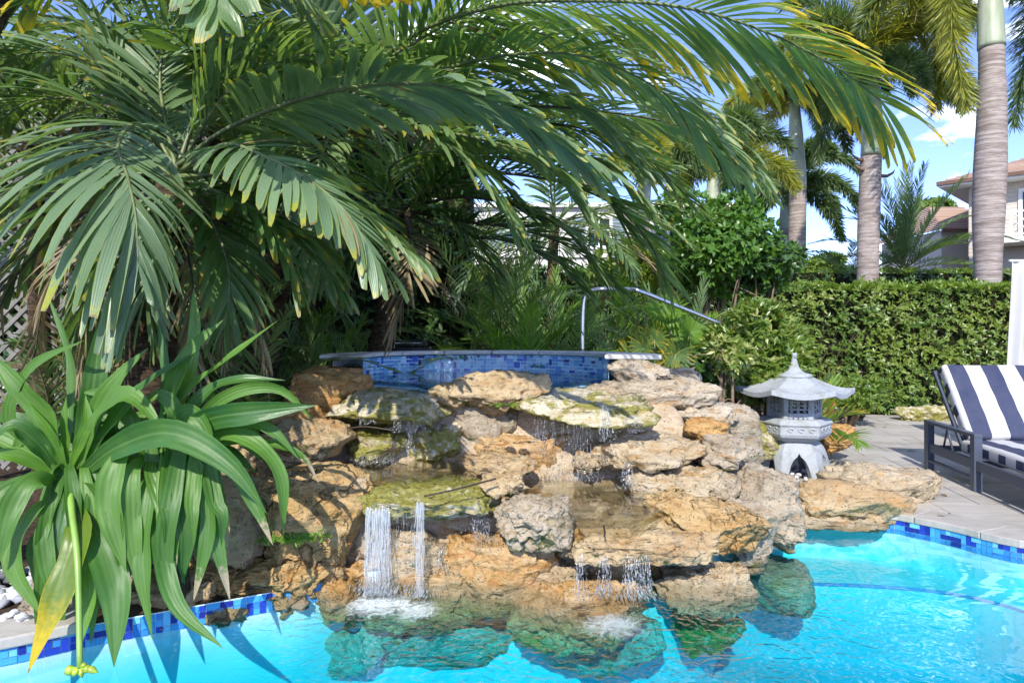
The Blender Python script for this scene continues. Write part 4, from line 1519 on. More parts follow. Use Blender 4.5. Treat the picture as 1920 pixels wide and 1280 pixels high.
# siding boards on the two visible walls
for q in range(18):
    mb = MB()
    mb.box((7.0, -0.012, 5.05 + q * 0.15), (7.0, 0.012, 0.070)); mb.box((-0.012, 5.0, 5.05 + q * 0.15), (0.012, 5.0, 0.070))
    mb.build('siding_board', wall_m, hs_)
rf = link('roof', None, hs_)
mb = MB()
mb.box((7.0, 5.0, 7.86), (7.9, 5.9, 0.05)); mb.build('soffit', trim_m, rf)
mb = MB()
br = plain('brown_gutter', (0.16, 0.09, 0.06), 0.5)
mb.box((7.0, -0.92, 7.95), (7.95, 0.05, 0.07)); mb.box((-0.92, 5.0, 7.95), (0.05, 5.85, 0.07)); mb.build('gutter', br, rf)
shed_roof(rf, (-0.95, -0.95, 7.98), (14.95, -0.95, 7.98), ((5, 5, 10.3), (9, 5, 10.3)), 22, M['rooftile'])
shed_roof(rf, (-0.95, 10.95, 7.98), (-0.95, -0.95, 7.98), ((5, 5, 10.3), (5, 5, 10.3)), 22, M['rooftile'])
# french door and balcony
dr = link('balcony_door', None, hs_)
mb = MB(); mb.box((2.4, -0.05, 6.45), (0.75, 0.04, 1.05)); mb.build('frame', trim_m, dr)
for x in (2.05, 2.75):
    mb = MB(); mb.box((x, -0.10, 6.45), (0.25, 0.012, 0.9)); mb.build('pane', M['glass'], dr)
mb = MB(); mb.box((3.2, -0.85, 5.35), (2.6, 0.85, 0.10)); bl = mb.build('balcony', trim_m, hs_)
for z in (6.4, 5.55):
    mb = MB(); mb.box((3.2, -1.65, z), (2.6, 0.035, 0.035)); mb.box((0.63, -0.82, z), (0.035, 0.79, 0.035)); mb.build('rail', trim_m, bl)
for q in range(6):
    x = 0.63 + q * 1.03
    mb = MB(); mb.box((x, -1.65, 5.93), (0.04, 0.045, 0.5)); mb.build('baluster', trim_m, bl)
    if q < 5:
        for sgn in (1, -1):
            for off in (0.0, 0.3):
                mb = MB()
                mb.tube([(x + 0.05 + off * 0.0, -1.65 + 0.002 * sgn, 5.95 + sgn * (0.38 - off)), (x + 0.98 - off, -1.65 + 0.002 * sgn, 5.95 - sgn * 0.38)], 0.018, 4)
                mb.build('lattice_bar', trim_m, bl)
wg = thing('house_wing', 'low cream wing with pink tiled roof left of the balcony house', 'house', (0, 0, 0))
mb = MB(); mb.box((21.3, 33.5, 3.1), (1.8, 2.5, 3.1)); mb.build('wall', wall_m, wg)
rf = link('roof', None, wg)
shed_roof(rf, (19.3, 30.6, 6.2), (23, 30.6, 6.2), ((20.4, 33.5, 7.7), (22, 33.5, 7.7)), 14, M['rooftile'])
shed_roof(rf, (19.3, 36.4, 6.2), (19.3, 30.6, 6.2), ((20.4, 33.5, 7.7), (20.4, 33.5, 7.7)), 14, M['rooftile'])
mb = MB(); mb.box((21.2, 30.65, 6.15), (1.9, 0.05, 0.07)); mb.build('gutter', br, rf)

hb = thing('white_house', 'white rendered house with shuttered window seen through the palm fronds', 'house', (-1.5, 24, -0.25))
mb = MB(); mb.box((5.0, 4, 3.1), (4.95, 4, 3.1)); mb.build('wall', plain('white_render', (0.60, 0.57, 0.52), 0.8, 0, 0.04, 1.0), hb)
mb = MB(); mb.box((5.0, 4, 6.27), (5.2, 4.2, 0.07)); mb.build('cornice', trim_m, hb)
mb = MB(); mb.box((5.0, -0.04, 4.55), (5.0, 0.06, 0.10)); mb.build('string_course', trim_m, hb)
for x in (1.6, 4.55, 7.4):
    wi = link('window', None, hb)
    mb = MB()
    for sx in (-1, 1): mb.box((x + sx * 0.42, -0.04, 5.32), (0.05, 0.05, 0.55))
    for zz in (4.8, 5.84): mb.box((x, -0.045, zz), (0.47, 0.055, 0.05))
    mb.box((x, -0.05, 5.32), (0.02, 0.03, 0.47)); mb.box((x, -0.052, 5.4), (0.37, 0.028, 0.018))
    mb.build('frame', trim_m, wi)
    mb = MB(); mb.box((x, -0.02, 5.32), (0.37, 0.018, 0.47)); mb.build('pane', M['glass'], wi)
    for sx in (-1, 1):
        mb = MB()
        mb.box((x + sx * 0.70, -0.03, 5.32), (0.22, 0.025, 0.55))
        for q in range(12): mb.box((x + sx * 0.70, -0.06, 4.87 + q * 0.082), (0.19, 0.008, 0.03))
        mb.build('shutter', plain('grey_blue_shutter', (0.22, 0.28, 0.33), 0.6) if x == 1.6 and sx < 0 else bpy.data.materials['grey_blue_shutter'], hb)

# ------------------------------------------------------------------ lattice fence in the shade at the left
lt = thing('lattice_fence', 'weathered lattice panel in the shade behind the left palm', 'lattice fence', tuple(P(200, 640, 7.4)))
lm = plain('weathered_lattice', (0.17, 0.165, 0.14), 0.8, 0, 0.2, 6)
o0 = np.array(P(200, 640, 7.4))
x0, x1, z0, z1 = -1.35, 1.6, -1.4, 2.9
cnt = 0
for sgn in (1, -1):
    for q in range(-26, 27):
        c0 = q * 0.13
        # line x*sgn + z = c  clipped to the panel
        pts = []
        for t in np.linspace(-3, 3, 121):
            x, z = t * 0.7071, 1.6 + (c0 * 1.414 - sgn * t * 0.7071)
            if x0 <= x <= x1 and z0 <= z <= z1: pts.append((x, z))
        if len(pts) < 3: continue
        a, b_ = pts[0], pts[-1]
        L_ = math.hypot(b_[0] - a[0], b_[1] - a[1])
        mb = MB()
        mb.box((0, 0, 0), (L_ / 2, 0.006, 0.022))
        o = mb.build('slat', lm, lt)
        o.location = ((a[0] + b_[0]) / 2, 0.007 * sgn, (a[1] + b_[1]) / 2)
        o.rotation_euler = (0, -math.atan2(b_[1] - a[1], b_[0] - a[0]), 0)
for x in (x0, x1):
    mb = MB(); mb.box((x, 0.05, 0.7), (0.05, 0.04, 2.25)); mb.build('post', lm, lt)
# ------------------------------------------------------------------ leaves
GRAV = np.array((0, 0, -1.0))


def leaf_strips(Pb, D, Wd_, L, wid, droop, nseg=6, prof=None, fold=0.12, jag=0.0, seed=0, curl=0.0, wave=0.0):
    """many leaf blades at once -> V (n, rows, 3, 3), uv (n, rows, 3, 2)"""
    rs = np.random.default_rng(seed)
    n_ = len(Pb)
    pos, d = Pb.copy(), unit(D)
    L, wid = np.broadcast_to(L, (n_,)), np.broadcast_to(wid, (n_,))
    droop = np.broadcast_to(droop, (n_,))
    rows, uvs = [], []
    ph = rs.uniform(0, 6.28, n_)
    for i in range(nseg + 1):
        v = i / nseg
        w = wid * prof(v)
        wd = unit(Wd_ - (Wd_ * d).sum(1, keepdims=True) * d)
        nr = np.cross(d, wd)
        hw = (w / 2)[:, None]
        fo = (fold * w)[:, None]
        wob = (wave * wid * np.sin(v * 9 + ph))[:, None] if wave else 0
        e = d * (rs.uniform(-1, 1, (n_, 1)) * jag * L[:, None]) if i == nseg and jag else 0
        e2 = d * (rs.uniform(-1, 1, (n_, 1)) * jag * L[:, None]) if i == nseg and jag else 0
        rows.append(np.stack([pos - wd * hw + nr * (fo + wob) + e, pos + (d * (jag * 0.5 * L[:, None]) if i == nseg and jag else 0), pos + wd * hw + nr * (fo - wob) + e2], 1))
        uvs.append(np.array([(0, v), (0.5, v), (1, v)]))
        pos = pos + d * (L / nseg)[:, None]
        g = GRAV * (droop * (0.35 + 1.3 * v) / nseg)[:, None]
        d = unit(d + g + curl * nr / nseg)
    V = np.stack(rows, 1)
    UV = np.broadcast_to(np.stack(uvs, 0), (n_, nseg + 1, 3, 2))
    return V, UV


def strip_faces(n_, nseg):
    base = np.array([(i * 3 + c, i * 3 + c + 1, (i + 1) * 3 + c + 1, (i + 1) * 3 + c) for i in range(nseg) for c in (0, 1)])
    return (base[None] + (np.arange(n_) * (nseg + 1) * 3)[:, None, None]).reshape(-1, 4)


def strips_mesh(name, V, UV, rnd, mats, sm=True, midx=None):
    n_, rows = V.shape[:2]
    Fq = strip_faces(n_, rows - 1)
    mi = None if midx is None else np.repeat(midx, (rows - 1) * 2)
    return mesh_np(name, V.reshape(-1, 3), Fq, UV.reshape(-1, 2), np.repeat(rnd, rows * 3), sm, mats, mi)


def p_blunt(v): return (0.30 + 0.70 * min(1, v / 0.35)) * (1 if v < 0.72 else 1 - 0.45 * (v - 0.72) / 0.28)
def p_point(v): return max(0.03, (0.35 + 0.65 * min(1, v / 0.25)) * (1 - max(0, (v - 0.45) / 0.55) ** 1.6))
def p_wide(v): return (0.2 + 0.8 * min(1, v / 0.6) ** 1.3) * (1 if v < 0.85 else 0.92)
def p_leaf(v): return max(0.02, math.sin(math.pi * min(1, 0.06 + v * 0.94)) ** 0.8)


BLUE = leaf_mat('palm_leaf_blue_green', (0.110, 0.185, 0.095), (0.195, 0.280, 0.150), (0.32, 0.32, 0.04), 0.92, 1.03, (0.26, 0.30, 0.04), rough=0.36, trans=0.30)
MIDG = leaf_mat('palm_leaf_mid_green', (0.105, 0.190, 0.075), (0.190, 0.280, 0.115), (0.34, 0.30, 0.04), 0.92, 1.04, (0.24, 0.28, 0.04), rough=0.38, trans=0.34)
YELG = leaf_mat('palm_leaf_yellowing', (0.095, 0.185, 0.055), (0.170, 0.260, 0.080), (0.62, 0.43, 0.02), 0.66, 0.98, (0.60, 0.44, 0.02), rough=0.38, trans=0.38, blotch=0.55, blotch_col=(0.62, 0.42, 0.02))
GOLD = leaf_mat('palm_leaf_golden', (0.16, 0.20, 0.03), (0.42, 0.33, 0.02), (0.60, 0.40, 0.02), 0.5, 1.0, (0.62, 0.42, 0.02), rough=0.45, trans=0.4, blotch=0.7)
DEEP = leaf_mat('palm_leaf_deep_green', (0.075, 0.150, 0.045), (0.145, 0.235, 0.075), (0.25, 0.22, 0.03), 0.9, 1.0, None, rough=0.40, trans=0.32)
DRY = leaf_mat('dry_palm_leaf', (0.20, 0.145, 0.07), (0.33, 0.26, 0.135), None, rough=0.7, trans=0.25, veins=3, tcol=(1.2, 1.1, 0.9))
LIME = leaf_mat('young_palm_leaf', (0.105, 0.235, 0.026), (0.200, 0.330, 0.045), (0.45, 0.40, 0.03), 0.92, 1.0, None, rough=0.40, trans=0.42)
FOXT = leaf_mat('foxtail_leaf', (0.075, 0.140, 0.055), (0.150, 0.210, 0.075), None, rough=0.42, trans=0.35, veins=0)
FOXY = leaf_mat('foxtail_leaf_yellowish', (0.19, 0.24, 0.05), (0.40, 0.37, 0.06), None, rough=0.42, trans=0.42, veins=0)
RACH = plain('palm_midrib', (0.13, 0.16, 0.06), 0.45, 0, 0.3, 6)
RACHD = plain('palm_midrib_dark', (0.07, 0.06, 0.035), 0.55, 0, 0.3, 6)
b = NB('fibrous_palm_trunk')
p_ = b.wpos((1, 1, 3.0))
n1 = b.noise(p_, 9.0, 8, 0.75)
c_ = b.mix(b.sstep(n1, 0.35, 0.65), (0.035, 0.022, 0.014), (0.17, 0.115, 0.07))
M['ftrunk'] = b.done(b.pbr(c_, 0.9, b.bump(n1, 1.0, 0.06), 0.2))


WIDE = 1.10


def frame_curve(ctrl, ns, roll=0.0, up=(0, 0, 1), s0=0.0):
    c = spline(np.array(ctrl, float), 12)
    seg = np.linalg.norm(np.diff(c, axis=0), axis=1)
    cum = np.concatenate([[0], np.cumsum(seg)])
    s = np.linspace(s0, 1, ns) * cum[-1]
    Q = np.stack([np.interp(s, cum, c[:, k_]) for k_ in range(3)], 1)
    T = np.stack([np.interp(s, cum[:], np.gradient(c[:, k_], cum)) for k_ in range(3)], 1)
    T = unit(T)
    up = np.array(up, float)
    Sd = np.cross(T, up)
    # keep a steady side where the midrib runs nearly straight up or down
    for i in range(len(Sd)):
        if np.linalg.norm(Sd[i]) < 0.15 and i: Sd[i] = Sd[i - 1]
    Sd = unit(Sd)
    N = np.cross(Sd, T)
    if roll:
        ca_, sa_ = math.cos(roll), math.sin(roll)
        Sd, N = ca_ * Sd + sa_ * N, ca_ * N - sa_ * Sd
    return Q, T, Sd, N, cum[-1]


def frond_geo(ctrl, n_, Lmax, ang=(70, 25), dih=(0.25, 0.1), droop=0.7, width=0.045, roll=0.0, s0=0.15, seed=0, prof=p_blunt, jag=0.05, nseg=6,
              lprof=None, jitter=0.06, fold=0.10, asym=(1.0, 1.0), up=(0, 0, 1), gaps=0.0):
    """leaflet arrays + midrib points"""
    rs = np.random.default_rng(seed)
    Q, T, Sd, N, Lc = frame_curve(ctrl, n_, roll, up, s0)
    s = np.linspace(s0, 1, n_)
    if lprof is None: lp = 0.45 + 0.55 * np.sin(np.pi * np.clip((s - s0) / (1 - s0), 0, 1) ** 0.75 * 0.86 + 0.22)
    else: lp = np.array([lprof(x) for x in s])
    Pb, D, Wd_, L = [], [], [], []
    for sg, asy in ((1, asym[0]), (-1, asym[1])):
        a = np.radians(ang[0] + (ang[1] - ang[0]) * s + rs.normal(0, 3.0, n_))[:, None]
        dh = (dih[0] + (dih[1] - dih[0]) * s + rs.normal(0, 0.06, n_))[:, None]
        d = np.cos(a) * T + np.sin(a) * (sg * Sd * np.cos(dh) + N * np.sin(dh))
        d = unit(d + rs.normal(0, jitter, (n_, 3)))
        keep = rs.random(n_) > gaps
        Pb.append(Q[keep]); D.append(d[keep])
        w = T + rs.normal(0, 0.12, (n_, 3))
        Wd_.append((w * sg)[keep])
        L.append((Lmax * lp * asy * rs.uniform(0.88, 1.06, n_))[keep])
    Pb, D, Wd_, L = map(np.concatenate, (Pb, D, Wd_, L))
    wd = WIDE * width * rs.uniform(0.75, 1.2, len(L)) * (0.6 + 0.4 * L / L.max())
    dr = droop * rs.uniform(0.75, 1.25, len(L))
    V, UV = leaf_strips(Pb, D, Wd_, L, wd, dr, nseg, prof, fold, jag, seed + 1)
    return V, UV, rs.random(len(L))


def rachis_mesh(ctrl, r0, r1, mat):
    c = spline(np.array(ctrl, float), 8)
    mb = MB()
    mb.tube(c, np.linspace(r0, r1, len(c)), 6)
    return mb.mesh('frond', mat)


def px_curve(pts): return np.array([P(*q) for q in pts])


class Palm:
    """a palm thing; its fronds are parts, the leaflets of the large fronds sub-parts"""

    def __init__(s, name, label, cat, loc, group=None, budget=295):
        s.t = thing(name, label, cat, tuple(loc), 0, group)
        s.loc = np.array(loc, float)
        s.left = budget
        s.n = 0

    def frond(s, ctrl, mat, n_=26, L=0.6, rach=RACH, r0=0.018, single=False, label=None, **kw):
        s.n += 1
        ctrl = np.array(ctrl, float) - s.loc
        kw.setdefault('seed', s.n * 7 + int(abs(s.loc[0]) * 100))
        V, UV, rn = frond_geo(ctrl, n_, L, **kw)
        fo = link('frond', rachis_mesh(ctrl, r0, 0.003, rach), s.t, label=label)
        if single and s.left >= len(V):
            s.left -= len(V)
            for v, u, r in zip(V, UV, rn):
                link('leaflet', strips_mesh('leaflet', v[None], u[None], np.array([r]), [mat if (r * 97.3) % 1 > 0.035 else (DRY if (r * 31.7) % 1 < 0.6 else MIDG)]), fo)
        else:
            link('leaflets', strips_mesh('leaflets', V, UV, rn, [mat]), fo, kind='stuff')
        return fo

    def trunk(s, pts, r, mat, lab=None):
        mb = MB()
        pts = np.array(pts, float) - s.loc
        c = spline(pts, 8)
        rr = np.interp(np.linspace(0, 1, len(c)), np.linspace(0, 1, len(r)), r)
        rr = rr * (1 + 0.06 * np.array([noise(np.array([[i * 0.9, 3.3, s.n]]))[0] for i in range(len(c))]))
        mb.tube(c, rr, 14)
        return mb.build('trunk', mat, s.t)


def arc_ctrl(o, az, el, length, sag, seed=0):
    """frond curve from o, leaving at azimuth az / elevation el (deg) and sagging"""
    d = np.array((math.cos(R(az)) * math.cos(R(el)), math.sin(R(az)) * math.cos(R(el)), math.sin(R(el))))
    out = [np.array(o, float)]
    for i in range(5):
        out.append(out[-1] + d * length / 5)
        d = unit(d + GRAV * sag / 5 * (0.5 + 0.35 * i))
    return np.array(out)


# ------------------------------------------------------------------ palm A: the near palm at the left
Ac = P(330, 330, 4.9)
A = Palm('palm_tree', 'big blue green palm at the left whose wide fans hang over the strap leaf clump', 'palm', (Ac[0], Ac[1], 0.0), 'palms in the planting bed')
A.trunk([(Ac[0] - 0.35, Ac[1] + 0.2, -0.05), P(285, 640, 5.05), P(300, 500, 5.0), Ac], (0.20, 0.17, 0.15, 0.12), M['ftrunk'])
A.frond(px_curve([(325, 320, 4.9), (265, 235, 4.35), (222, 268, 3.95), (240, 335, 3.72), (255, 410, 3.58), (258, 490, 3.5)]), BLUE, 31, 0.84, single=True, ang=(84, 12), droop=1.0, width=0.058, s0=0.30, dih=(0.10, -0.1), asym=(1.2, 0.72), seed=11, jag=0.03, jitter=0.04)
A.frond(px_curve([(340, 320, 4.9), (420, 272, 4.3), (510, 300, 3.95), (590, 345, 3.75), (655, 405, 3.65), (695, 470, 3.6)]), BLUE, 32, 0.56, single=True, ang=(70, 14), droop=0.75, width=0.058, s0=0.24, dih=(0.1, -0.15), seed=12, roll=-0.35, jitter=0.045)
A.frond(px_curve([(335, 310, 4.9), (420, 245, 4.6), (560, 188, 4.2), (700, 160, 3.9), (830, 163, 3.72), (950, 205, 3.6), (1035, 258, 3.55), (1095, 300, 3.55)]), BLUE, 54, 0.52, single=True, ang=(66, 14), droop=0.65, width=0.052, s0=0.20, dih=(0.12, -0.1), seed=13, roll=0.35, jitter=0.045)
A.frond(px_curve([(330, 310, 4.95), (262, 240, 5.0), (228, 160, 5.05), (212, 90, 5.1)]), MIDG, 18, 0.62, single=True, ang=(40, 10), droop=0.25, width=0.05, s0=0.2, seed=14)
A.frond(px_curve([(330, 330, 4.9), (220, 330, 4.8), (110, 390, 4.75), (30, 500, 4.7)]), MIDG, 24, 0.6, ang=(66, 20), droop=0.9, width=0.05, seed=15)
A.frond(px_curve([(330, 330, 4.9), (430, 370, 4.6), (510, 430, 4.5), (545, 510, 4.5)]), DEEP, 26, 0.55, ang=(66, 20), droop=0.8, width=0.045, seed=16)
A.frond(px_curve([(330, 320, 4.95), (420, 180, 5.0), (540, 110, 5.0), (680, 100, 5.0)]), MIDG, 28, 0.6, ang=(66, 20), droop=0.6, width=0.045, seed=17)
A.frond(px_curve([(330, 320, 4.95), (240, 170, 5.1), (110, 100, 5.2), (-60, 120, 5.2)]), BLUE, 30, 0.62, ang=(66, 20), droop=0.7, width=0.045, seed=18)
A.frond(px_curve([(330, 340, 4.9), (250, 400, 4.7), (190, 500, 4.6), (160, 610, 4.6)]), DEEP, 24, 0.6, ang=(60, 20), droop=0.8, width=0.045, seed=19)
A.frond(px_curve([(330, 330, 4.9), (480, 330, 4.6), (640, 380, 4.5), (750, 460, 4.5)]), MIDG, 30, 0.6, ang=(62, 18), droop=0.9, width=0.045, seed=20)
for q, (x, y, d) in enumerate(((-20, 640, 4.7), (60, 690, 4.6), (420, 650, 4.8), (150, 700, 4.6), (500, 700, 4.9), (370, 690, 4.7))):
    A.frond(px_curve([(320, 350, 4.9), (300 + (x - 300) * 0.45, 400, 4.85), (300 + (x - 300) * 0.85, 520, d), (x, y, d)]), DRY, 22, 0.42, RACHD, ang=(52, 20), droop=0.7, width=0.022, seed=31 + q, prof=p_point, jag=0.0, label='dry brown hanging frond')

# ------------------------------------------------------------------ palm B: fronds reaching right over the falls
Bc = P(640, 200, 5.7)
B = Palm('palm_tree', 'tall palm behind the falls whose long fronds arch right across the sky', 'palm', (Bc[0], Bc[1], 0.0), 'palms in the planting bed')
B.trunk([(-2.55, 7.0, -0.05), P(500, 600, 6.8), P(570, 380, 6.2), Bc], (0.19, 0.16, 0.14, 0.11), M['ftrunk'])
B.frond(px_curve([(640, 190, 5.7), (760, 75, 5.0), (930, 12, 4.5), (1130, 2, 4.15), (1300, 18, 3.95), (1450, 66, 3.85), (1570, 128, 3.82), (1650, 188, 3.82)]), YELG, 72, 0.84, single=True, ang=(74, 22), droop=0.80, width=0.034, s0=0.22, dih=(0.15, -0.1), seed=41, roll=0.30, jitter=0.04, asym=(0.95, 1.0))
B.frond(px_curve([(640, 190, 5.7), (700, 130, 5.2), (790, 72, 4.95), (890, 18, 4.85), (980, -40, 4.8)]), BLUE, 36, 0.75, single=True, ang=(66, 30), droop=0.55, width=0.04, s0=0.2, dih=(0.2, 0.1), seed=42, jitter=0.04)
B.frond(px_curve([(640, 200, 5.7), (800, 140, 5.1), (940, 105, 4.8), (1090, 105, 4.6), (1230, 165, 4.55), (1320, 250, 4.6)]), MIDG, 44, 0.72, single=True, ang=(62, 14), droop=0.95, width=0.038, s0=0.2, seed=43, roll=0.2, jitter=0.04)
B.frond(px_curve([(640, 210, 5.7), (850, 215, 5.4), (1000, 200, 5.2), (1150, 212, 5.1), (1280, 240, 5.1), (1380, 310, 5.2)]), MIDG, 50, 0.70, ang=(64, 16), droop=1.0, width=0.036, s0=0.2, seed=44, rach=RACHD)
B.frond(px_curve([(640, 205, 5.7), (720, 220, 5.3), (820, 260, 5.1), (900, 330, 5.0), (950, 400, 5.0)]), MIDG, 34, 0.62, ang=(64, 18), droop=0.8, width=0.036, seed=45)
B.frond(px_curve([(640, 200, 5.7), (560, 130, 5.4), (470, 90, 5.2), (380, 100, 5.2)]), DEEP, 30, 0.6, ang=(64, 18), droop=0.6, width=0.036, seed=46)
B.frond(px_curve([(640, 205, 5.7), (640, 100, 5.5), (670, 0, 5.4), (720, -80, 5.3)]), DEEP, 28, 0.6, ang=(60, 22), droop=0.5, width=0.036, seed=47)
B.frond(px_curve([(640, 210, 5.7), (760, 190, 5.3), (900, 170, 5.1), (1040, 180, 5.0), (1150, 250, 5.0)]), BLUE, 40, 0.62, ang=(64, 16), droop=0.9, width=0.036, seed=48)
B.frond(px_curve([(640, 210, 5.7), (560, 260, 5.4), (500, 340, 5.3), (470, 440, 5.3)]), DEEP, 30, 0.6, ang=(64, 18), droop=0.8, width=0.036, seed=49)

# ------------------------------------------------------------------ palm C: darker palm low behind the tub
Cc = P(760, 400, 6.7)
C_ = Palm('palm_tree', 'darker palm behind the tub with low dark ribbed fronds in front of the white house', 'palm', (Cc[0], Cc[1], 0.0), 'palms in the planting bed')
C_.trunk([(-1.75, 8.1, -0.05), (-1.6, 7.9, 1.2), Cc], (0.12, 0.10, 0.08), M['ftrunk'])
C_.frond(px_curve([(760, 390, 6.7), (880, 330, 6.1), (1020, 335, 5.9), (1140, 378, 5.85), (1215, 450, 5.9), (1250, 525, 6.0)]), DEEP, 52, 0.72, RACHD, ang=(64, 18), droop=0.35, width=0.038, seed=51, dih=(0.35, 0.2), prof=p_point, jag=0.0)
C_.frond(px_curve([(760, 395, 6.7), (870, 415, 6.2), (980, 432, 6.0), (1080, 470, 6.0), (1160, 545, 6.1)]), DEEP, 48, 0.62, RACHD, ang=(64, 18), droop=0.35, width=0.036, seed=52, dih=(0.35, 0.2), prof=p_point, jag=0.0)
C_.frond(px_curve([(760, 390, 6.7), (730, 320, 6.2), (800, 285, 5.9), (890, 305, 5.8), (960, 360, 5.8)]), MIDG, 36, 0.5, ang=(64, 18), droop=0.5, width=0.032, seed=53)
C_.frond(px_curve([(760, 400, 6.7), (690, 390, 6.2), (640, 440, 6.0), (605, 510, 6.0)]), MIDG, 34, 0.55, ang=(60, 18), droop=0.6, width=0.032, seed=54)
C_.frond(px_curve([(760, 400, 6.7), (770, 470, 6.2), (755, 555, 6.1), (735, 630, 6.1)]), DRY, 34, 0.42, RACHD, ang=(60, 22), droop=0.3, width=0.026, seed=55, label='dry tan frond hanging behind the tub')
C_.frond(px_curve([(760, 400, 6.7), (840, 440, 6.3), (890, 480, 6.2), (930, 540, 6.3)]), DEEP, 34, 0.5, RACHD, ang=(60, 18), droop=0.6, width=0.028, seed=56)
C_.frond(px_curve([(760, 400, 6.7), (680, 330, 6.4), (600, 320, 6.3), (520, 370, 6.3)]), DEEP, 34, 0.55, ang=(62, 18), droop=0.7, width=0.032, seed=57)
C_.frond(px_curve([(760, 400, 6.7), (820, 350, 6.3), (920, 370, 6.2), (1010, 400, 6.2)]), DEEP, 36, 0.5, ang=(62, 18), droop=0.6, width=0.030, seed=58)
C_.frond(px_curve([(760, 395, 6.7), (860, 290, 6.4), (990, 265, 6.3), (1120, 300, 6.3), (1200, 370, 6.3)]), MIDG, 44, 0.6, ang=(62, 18), droop=0.9, width=0.032, seed=59)

for q, (pts, mt, L_) in enumerate((
        ([(760, 390, 6.7), (860, 370, 6.2), (960, 385, 6.0), (1050, 425, 5.9), (1110, 490, 5.9)], MIDG, 0.5),
        ([(760, 390, 6.7), (880, 300, 6.2), (1000, 310, 6.0), (1110, 350, 5.9), (1180, 430, 5.9)], DEEP, 0.55),
        ([(760, 395, 6.7), (850, 440, 6.2), (940, 450, 6.1), (1030, 480, 6.1), (1090, 535, 6.1)], DEEP, 0.5),
        ([(760, 395, 6.7), (820, 400, 6.3), (880, 440, 6.1), (930, 500, 6.1)], MIDG, 0.45),
        ([(760, 400, 6.7), (700, 430, 6.4), (665, 480, 6.3), (650, 540, 6.3)], DEEP, 0.45),
        ([(760, 390, 6.7), (900, 250, 6.3), (1060, 235, 6.2), (1200, 290, 6.2), (1300, 380, 6.3)], MIDG, 0.6))):
    C_.frond(px_curve(pts), mt, 48, L_ * 1.12, RACHD, ang=(64, 18), droop=0.5, width=0.036, seed=560 + q, dih=(0.3, 0.1), prof=p_point, jag=0.0)
for q, (pts, mt, L_) in enumerate((
        ([(640, 190, 5.7), (730, 100, 5.4), (860, 60, 5.2), (1000, 60, 5.1), (1120, 110, 5.1)], BLUE, 0.66),
        ([(640, 200, 5.7), (780, 240, 5.2), (900, 260, 5.0), (1010, 300, 5.0), (1080, 370, 5.0)], MIDG, 0.6),
        ([(640, 195, 5.7), (560, 60, 5.6), (480, 0, 5.5), (380, -20, 5.4)], MIDG, 0.6),
        ([(640, 195, 5.7), (600, 60, 5.3), (580, -30, 5.1)], BLUE, 0.6),
        ([(640, 190, 5.7), (800, 100, 5.8), (960, 70, 5.9), (1110, 100, 6.0), (1220, 180, 6.0)], MIDG, 0.75),
        ([(640, 190, 5.7), (820, 150, 5.9), (1000, 130, 6.0), (1180, 150, 6.1), (1330, 220, 6.1), (1420, 320, 6.1)], MIDG, 0.75),
        ([(640, 195, 5.7), (800, 220, 6.0), (950, 220, 6.2), (1100, 250, 6.3), (1210, 320, 6.3)], BLUE, 0.7),
        ([(640, 190, 5.7), (820, 40, 6.0), (1000, 10, 6.2), (1180, 50, 6.2), (1330, 130, 6.2)], MIDG, 0.8),

        ([(640, 205, 5.7), (600, 300, 5.4), (590, 400, 5.3), (600, 510, 5.3)], MIDG, 0.5))):
    B.frond(px_curve(pts), mt, 42, L_, ang=(66, 18), droop=0.85, width=0.034, seed=480 + q)
for q, (pts, mt, L_) in enumerate((
        ([(330, 330, 4.9), (240, 290, 5.0), (130, 290, 5.0), (20, 370, 5.0)], BLUE, 0.55),
        ([(330, 320, 4.9), (300, 150, 5.2), (330, 40, 5.2), (420, -20, 5.2)], MIDG, 0.6),
        ([(330, 320, 4.9), (380, 190, 5.0), (450, 100, 5.0), (560, 50, 5.0)], BLUE, 0.55),
        ([(330, 320, 4.9), (180, 200, 5.2), (60, 190, 5.2), (-40, 260, 5.2)], DEEP, 0.6),
        ([(330, 330, 4.9), (400, 420, 4.7), (430, 520, 4.6), (420, 620, 4.6)], DEEP, 0.5),
        ([(330, 330, 4.9), (290, 420, 4.7), (270, 520, 4.6), (285, 620, 4.6)], MIDG, 0.45),
        ([(330, 330, 4.9), (460, 400, 4.8), (570, 450, 4.8), (630, 530, 4.9)], DEEP, 0.5),
        ([(330, 320, 4.95), (240, 120, 5.3), (160, 20, 5.3), (60, -30, 5.3)], MIDG, 0.6))):
    A.frond(px_curve(pts), mt, 34, L_, ang=(66, 18), droop=0.8, width=0.036, seed=380 + q)

# ------------------------------------------------------------------ palm D: stands left of the frame, fronds hang in from above
Dc = P(300, -330, 3.9)
D_ = Palm('palm_tree', 'palm towering over the left corner, its broad notched leaflets hanging in from the top edge', 'palm', (-3.75, 4.3, 0.0), 'palms in the planting bed')
D_.trunk([(-3.75, 4.3, -0.05), (-3.6, 4.2, 2.4), (-3.0, 4.05, 3.75), Dc], (0.16, 0.13, 0.10), M['ftrunk'])
D_.frond(px_curve([(300, -330, 3.9), (350, -190, 3.5), (392, -90, 3.25), (404, -35, 3.15), (408, 5, 3.1)]), MIDG, 12, 0.40, single=True, ang=(75, 22), droop=0.7, width=0.10, s0=0.5, seed=61, prof=p_wide, jag=0.09, dih=(0, 0), up=(0, -1, 0.5))
D_.frond(px_curve([(300, -330, 3.9), (150, -180, 3.5), (30, -60, 3.3), (-30, 60, 3.2), (-50, 200, 3.2)]), MIDG, 22, 0.42, single=True, ang=(70, 16), droop=0.9, width=0.05, s0=0.3, seed=62)
